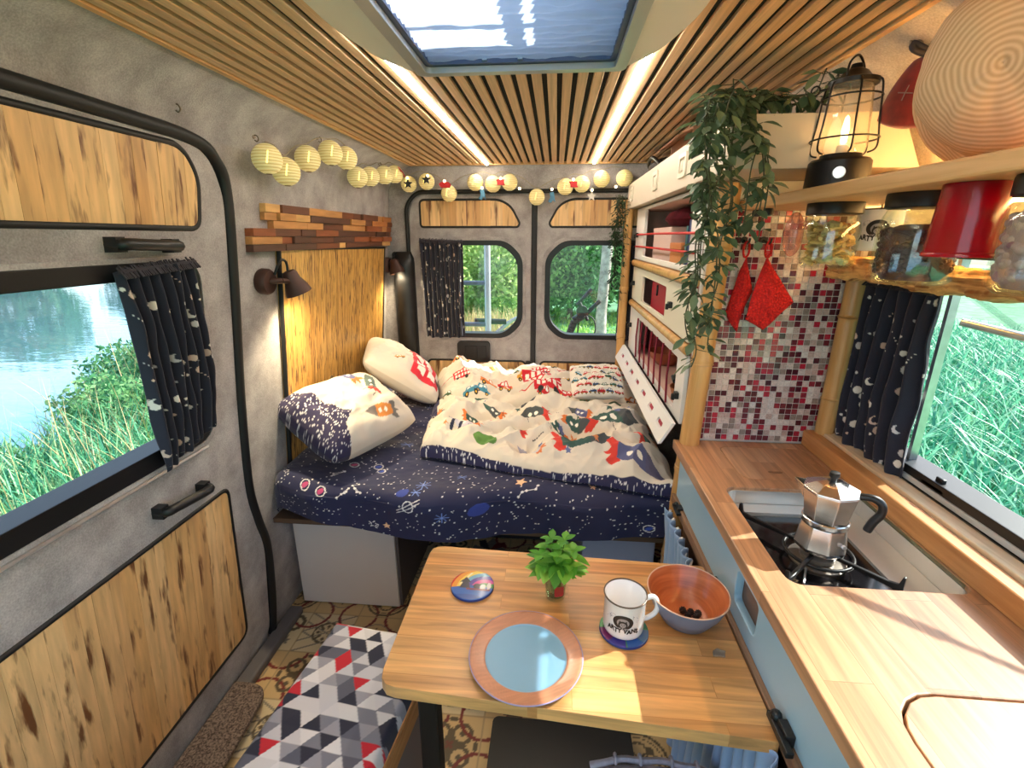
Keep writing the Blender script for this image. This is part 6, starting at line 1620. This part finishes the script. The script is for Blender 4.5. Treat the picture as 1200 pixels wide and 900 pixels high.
blades('mown_grass', 'shorter grass close to the van outside the kitchen window', 'grass', 15000, (1.4, -.5, 4.6, 5.0), 2, (.08, .24), (.006, .012), GRASSR, .9)
blades('bank_grass', 'long grass on the lake bank outside the sliding door window', 'grass', 20000, (-8, .6, -1.9, 10), 3, (.25, .7), (.008, .018), GRASSL, .8, lambda x, y: x > -5.6 - .72 * np.maximum(0, y - 4.2) + .1)
blades('lawn_grass', 'mown grass behind the van seen through the right rear window', 'grass', 16000, (-3.5, 5, 4, 14), 4, (.06, .16), (.014, .028), GRASSY, .8)
blades('dry_reeds', 'dry tan reeds behind the left rear window', 'reeds', 5000, (-3.2, 7, -.6, 9.5), 5, (.3, .95), (.014, .03), REED, .3)

blades('bank_stems', 'thin tall weed stems leaning over the lake water', 'weeds', 500, (-7, 1.5, -2.6, 8), 8, (.7, 1.25), (.004, .008), REED, .5, lambda x, y: x > -5.6 - .72 * np.maximum(0, y - 4.2) + .1)
def foliage(bm, cx, cy, cz, rx, ry, rz, n, sz, seed, shell=.55):
    R = np.random.RandomState(seed)
    d = R.normal(size=(n, 3)); d /= np.linalg.norm(d, axis=1)[:, None]; q = (shell + (1 - shell) * R.rand(n)) * (1 + .25 * fbm(d[:, 0] * 2.5 + seed, d[:, 2] * 2.5 + d[:, 1] * 2, seed, 3))
    c = d * q[:, None] * np.array([rx, ry, rz]) + np.array([cx, cy, cz])
    t = R.normal(size=(n, 3)); t /= np.linalg.norm(t, axis=1)[:, None]; s = np.cross(t, R.normal(size=(n, 3))); s /= np.linalg.norm(s, axis=1)[:, None]
    L_ = (sz * R.uniform(.6, 1.3, n))[:, None]; W_ = L_ * .5
    V = np.stack([c - t * L_ / 2, c + s * W_ / 2, c + t * L_ / 2, c - s * W_ / 2], 1)
    o = len(bm.v); bm.v += V.reshape(-1, 3).tolist(); i = np.arange(n) * 4 + o
    bm.f += [tuple(k) for k in np.stack([i, i + 1, i + 2, i + 3], -1).tolist()]; bm.m += [0] * n
def leafmat(nm, a, c, e): return island(nm, [(0, a), (.5, c), (1, e)], .5, None, None, 'LINEAR', 0, 0, .5)
LM = {'dark': leafmat('dark_tree_leaf', (84, 142, 84), (122, 182, 110), (170, 216, 148)), 'mid': leafmat('mid_tree_leaf', (96, 150, 76), (140, 190, 104), (190, 222, 146)), 'pale': leafmat('pale_tree_leaf', (146, 180, 96), (184, 214, 126), (226, 236, 176)), 'bank': leafmat('bank_leaf', (48, 108, 70), (84, 150, 94), (140, 188, 122)), 'far': leafmat('far_leaf', (36, 84, 60), (60, 110, 76), (84, 134, 92))}
BARK = plain('grey_bark', (120, 108, 96), .9, noise=.3, nscale=12, bump=.4, bscale=40)
def tree(name, label, cat, x, y, base, blobs, mat, trunk_r, trunk_h, seed, n, sz, group):
    o = thing(name, label, cat, (x, y, base), group)
    b = MB(); b.tube(spline([(x, y, base - .05), (x + .03, y, base + trunk_h * .5), (x - .02, y, base + trunk_h)], 5), [trunk_r * (1 - .05 * k) for k in range(11)], 9); b.build('trunk', BARK, o, smooth=60)
    b = MB()
    for i, (dx, dy, dz, rx, ry, rz) in enumerate(blobs): foliage(b, x + dx, y + dy, base + dz, rx, ry, rz, n // len(blobs), sz, seed + i)
    b.build('foliage', mat, o, merge=False, norm=False); return o
g = 'trees and bushes behind the van'
spec = [(-5.0, 11.5, 'mid', 3.4, 'mid green bushy tree at the far left behind the rear curtain'), (-3.2, 10.8, 'pale', 3.0, 'pale green bush seen left in the left rear window'), (-1.6, 11.6, 'pale', 3.4, 'pale yellow green tree seen in the middle of the left rear window'), (-.5, 12.8, 'mid', 3.6, 'mid green tree behind the seam of the two rear doors'), (.4, 13.0, 'dark', 3.8, 'dark green bush at the left of the right rear window'), (1.9, 14.2, 'dark', 4.2, 'dark green tree behind the pale trunk outside the right rear window'), (3.2, 13.5, 'mid', 3.6, 'mid green tree at the right behind the white bed cabinet'), (-2.4, 14.5, 'mid', 5.0, 'tall green tree far behind the left rear window')]
for i, (x, y, k, hgt, lb) in enumerate(spec):
    tree('leafy_tree', lb, 'tree', x, y, GZ, [(0, 0, hgt * .55, 1.1, .8, hgt * .48), (-.5, .2, hgt * .3, .9, .7, hgt * .3), (.5, -.1, hgt * .35, .9, .7, hgt * .33)], LM[k], .09, hgt * .5, 100 + i * 7, 7000, .15, g)
o = thing('birch_tree', 'pale slender trunk of a tree on the grass outside the right rear window', 'tree', (.90, 9.2, GZ))
b = MB(); b.tube(spline([(.90, 9.2, GZ - .03), (.89, 9.2, .2), (.93, 9.2, 1.2), (.98, 9.2, 2.6), (1.0, 9.2, 4.2)], 6), [.16, .13, .12, .115, .11, .105] + [.10] * 19, 12); b.build('trunk', plain('birch_bark', (158, 150, 140), .85, noise=.25, nscale=9), o, smooth=60)
b = MB(); foliage(b, 1.0, 9.3, 4.6, 1.5, 1.2, 1.0, 4500, .12, 301); b.build('foliage', LM['mid'], o, merge=False, norm=False)
g = 'bushes on the lake bank'
for i, (x, y, h_, lb) in enumerate(((-4.7, 6.2, .85, 'weedy bush on the lake bank beside the door curtain'), (-5.6, 7.4, .9, 'tallest weedy bush on the lake bank, highest in the window'), (-4.9, 4.6, .6, 'low weedy bush in the middle of the lake bank'), (-5.3, 3.4, .5, 'low weedy bush at the left of the lake bank'), (-7.0, 8.8, 1.0, 'bush furthest along the lake bank'), (-3.9, 4.9, .45, 'small bush on the grass slope above the lake bank'), (-5.7, 5.7, .7, 'leafy weed leaning over the lake water'))):
    tree('bank_bush', lb, 'bush', x, y, gz(x, y), [(0, 0, h_ * .55, .55, .5, h_ * .6), (.3, .3, h_ * .4, .5, .5, h_ * .45)], LM['bank'], .012, h_ * .7, 400 + i * 5, 2600, .075, g)
    r = random.Random(i); sb = MB()
for i, (x, y, h_) in enumerate(((-40, 8, 5), (-42, 16, 6.5), (-38, 24, 5), (-40, 33, 7), (-37, 42, 5.5), (-41, 0, 5.5), (-34, 52, 6))):
    tree('far_tree', 'dark tree %s on the far shore of the lake' % ('first', 'second', 'third', 'fourth', 'fifth', 'nearest', 'last')[i], 'tree', x, y, -.9, [(0, 0, h_ * .5, 4.2, 3.5, h_ * .5)], LM['far'], .25, h_ * .5, 500 + i, 2600, .7, 'trees on the far shore')

RACK = plain('rack_aluminium', (176, 182, 190), .35, .6)
t = thing('bicycle_rack', 'aluminium bicycle rack with upright and cross bars behind the left rear door', 'bicycle rack', (-.6, 3.3, .3))
b = MB(); b.tube([(-.463, 3.30, .25), (-.460, 3.30, 1.95)], .022, 12); b.build('upright', RACK, t, smooth=60)
for z in (1.25, .965): b = MB(); b.tube([(-1.1, 3.30, z), (-.465, 3.30, z)], .016, 10); b.build('cross_bar', plain('rack_dark', (92, 104, 118), .4, .4) if 'rack_dark' not in bpy.data.materials else bpy.data.materials['rack_dark'], t, smooth=60)
b = MB()
for k in range(3): b.tube(spline([(-.43, 3.36, .86 + .01 * k), (-.36 + .02 * k, 3.40, .93 + .02 * k), (-.27 + .03 * k, 3.42, .99 + .012 * k), (-.16, 3.42, .98)], 5), .011, 8)
b.build('support_arm', RACK, t, smooth=60)
b = MB(); b.tube([(-.56, 3.32, .985), (-.34, 3.36, .975)], .02, 8); b.build('padded_grip', BLACK, t, smooth=60)
t = thing('rack_clamp', 'black articulated rack clamp seen through the right rear window', 'clamp', (.17, 3.35, .6))
b = MB(); b.tube([(.10, 3.35, .62), (.11, 3.35, .90), (.14, 3.35, .99)], .026, 10); b.tube([(.14, 3.35, .99), (.22, 3.35, 1.05)], .03, 10); b.build('lower_arm', BLACK, t, smooth=60)
b = MB(); b.tube([(.155, 3.35, 1.10), (.25, 3.36, 1.21)], .013, 8); b.tube([(.20, 3.35, 1.02), (.31, 3.36, 1.13)], .015, 8); b.build('jaw', BLACK, t, smooth=60)
b = MB(); b.lathe([(0, -.02), (.04, -.02), (.04, .02), (0, .02)], (.19, 3.34, 1.06), 14, 0, Matrix.Rotation(PI / 2, 3, 'X')); b.tube([(.17, 3.33, 1.12), (.23, 3.33, 1.0)], .012, 8); b.build('joint', RUBBER, t, smooth=50)
b = MB(); b.tube([(.235 + .055 * math.cos(a), 3.36, .94 + .085 * math.sin(a)) for a in (k * PI / 10 for k in range(-6, 9))], .005, 6); b.tube([(.165, 3.36, .88), (.175, 3.36, 1.02)], .005, 6); b.build('strap_loop', BLACK, t, smooth=60)

# ------------------------------------------------------------------ light
w = bpy.data.worlds.new('sky'); S.world = w; w.use_nodes = True; nt = w.node_tree; bg = nt.nodes['Background']
sk = nd(nt, 'ShaderNodeTexSky', sky_type='NISHITA', sun_disc=False, sun_elevation=math.radians(38), sun_rotation=math.radians(60), air_density=1.0, dust_density=1.5)
L(nt, sk.outputs[0], bg.inputs[0]); bg.inputs[1].default_value = .26
bg2 = nd(nt, 'ShaderNodeBackground'); bg2.inputs[0].default_value = (.62, .78, .92, 1); bg2.inputs[1].default_value = .65
as_ = nd(nt, 'ShaderNodeAddShader'); L(nt, bg.outputs[0], as_.inputs[0]); L(nt, bg2.outputs[0], as_.inputs[1]); L(nt, as_.outputs[0], nt.nodes['World Output'].inputs['Surface'])
l = bpy.data.lights.new('sun', 'SUN'); l.energy = 11.0; l.color = (1, .95, .88); l.angle = math.radians(.6)
so = bpy.data.objects.new('sun', l); COL.objects.link(so); so.location = (6, 4, 8)
so.rotation_euler = Vector((-1, -.45, -.80)).to_track_quat('-Z', 'Y').to_euler()

# ------------------------------------------------------------------ camera
f = 560.0
th = math.atan(172 / f); psi = math.atan(52 * math.cos(th) / f)
cp, sp_, ct, st_ = math.cos(psi), math.sin(psi), math.cos(th), math.sin(th)
F = Vector((-sp_ * ct, cp * ct, -st_)); R_ = Vector((cp, sp_, 0)); U = R_.cross(F)
cd = bpy.data.cameras.new('camera'); cam = bpy.data.objects.new('camera', cd); COL.objects.link(cam)
cd.sensor_fit = 'HORIZONTAL'; cd.sensor_width = 36; cd.lens = f / 1200 * 36; cd.clip_start = .02; cd.clip_end = 300
cam.matrix_world = Matrix(((R_.x, U.x, -F.x, 0), (R_.y, U.y, -F.y, 0), (R_.z, U.z, -F.z, 1.55), (0, 0, 0, 1)))
S.camera = cam
S.view_settings.view_transform = 'Standard'; S.view_settings.look = 'None'; S.view_settings.gamma = 1; S.view_settings.use_curve_mapping = False
S.view_settings.exposure = 0.35
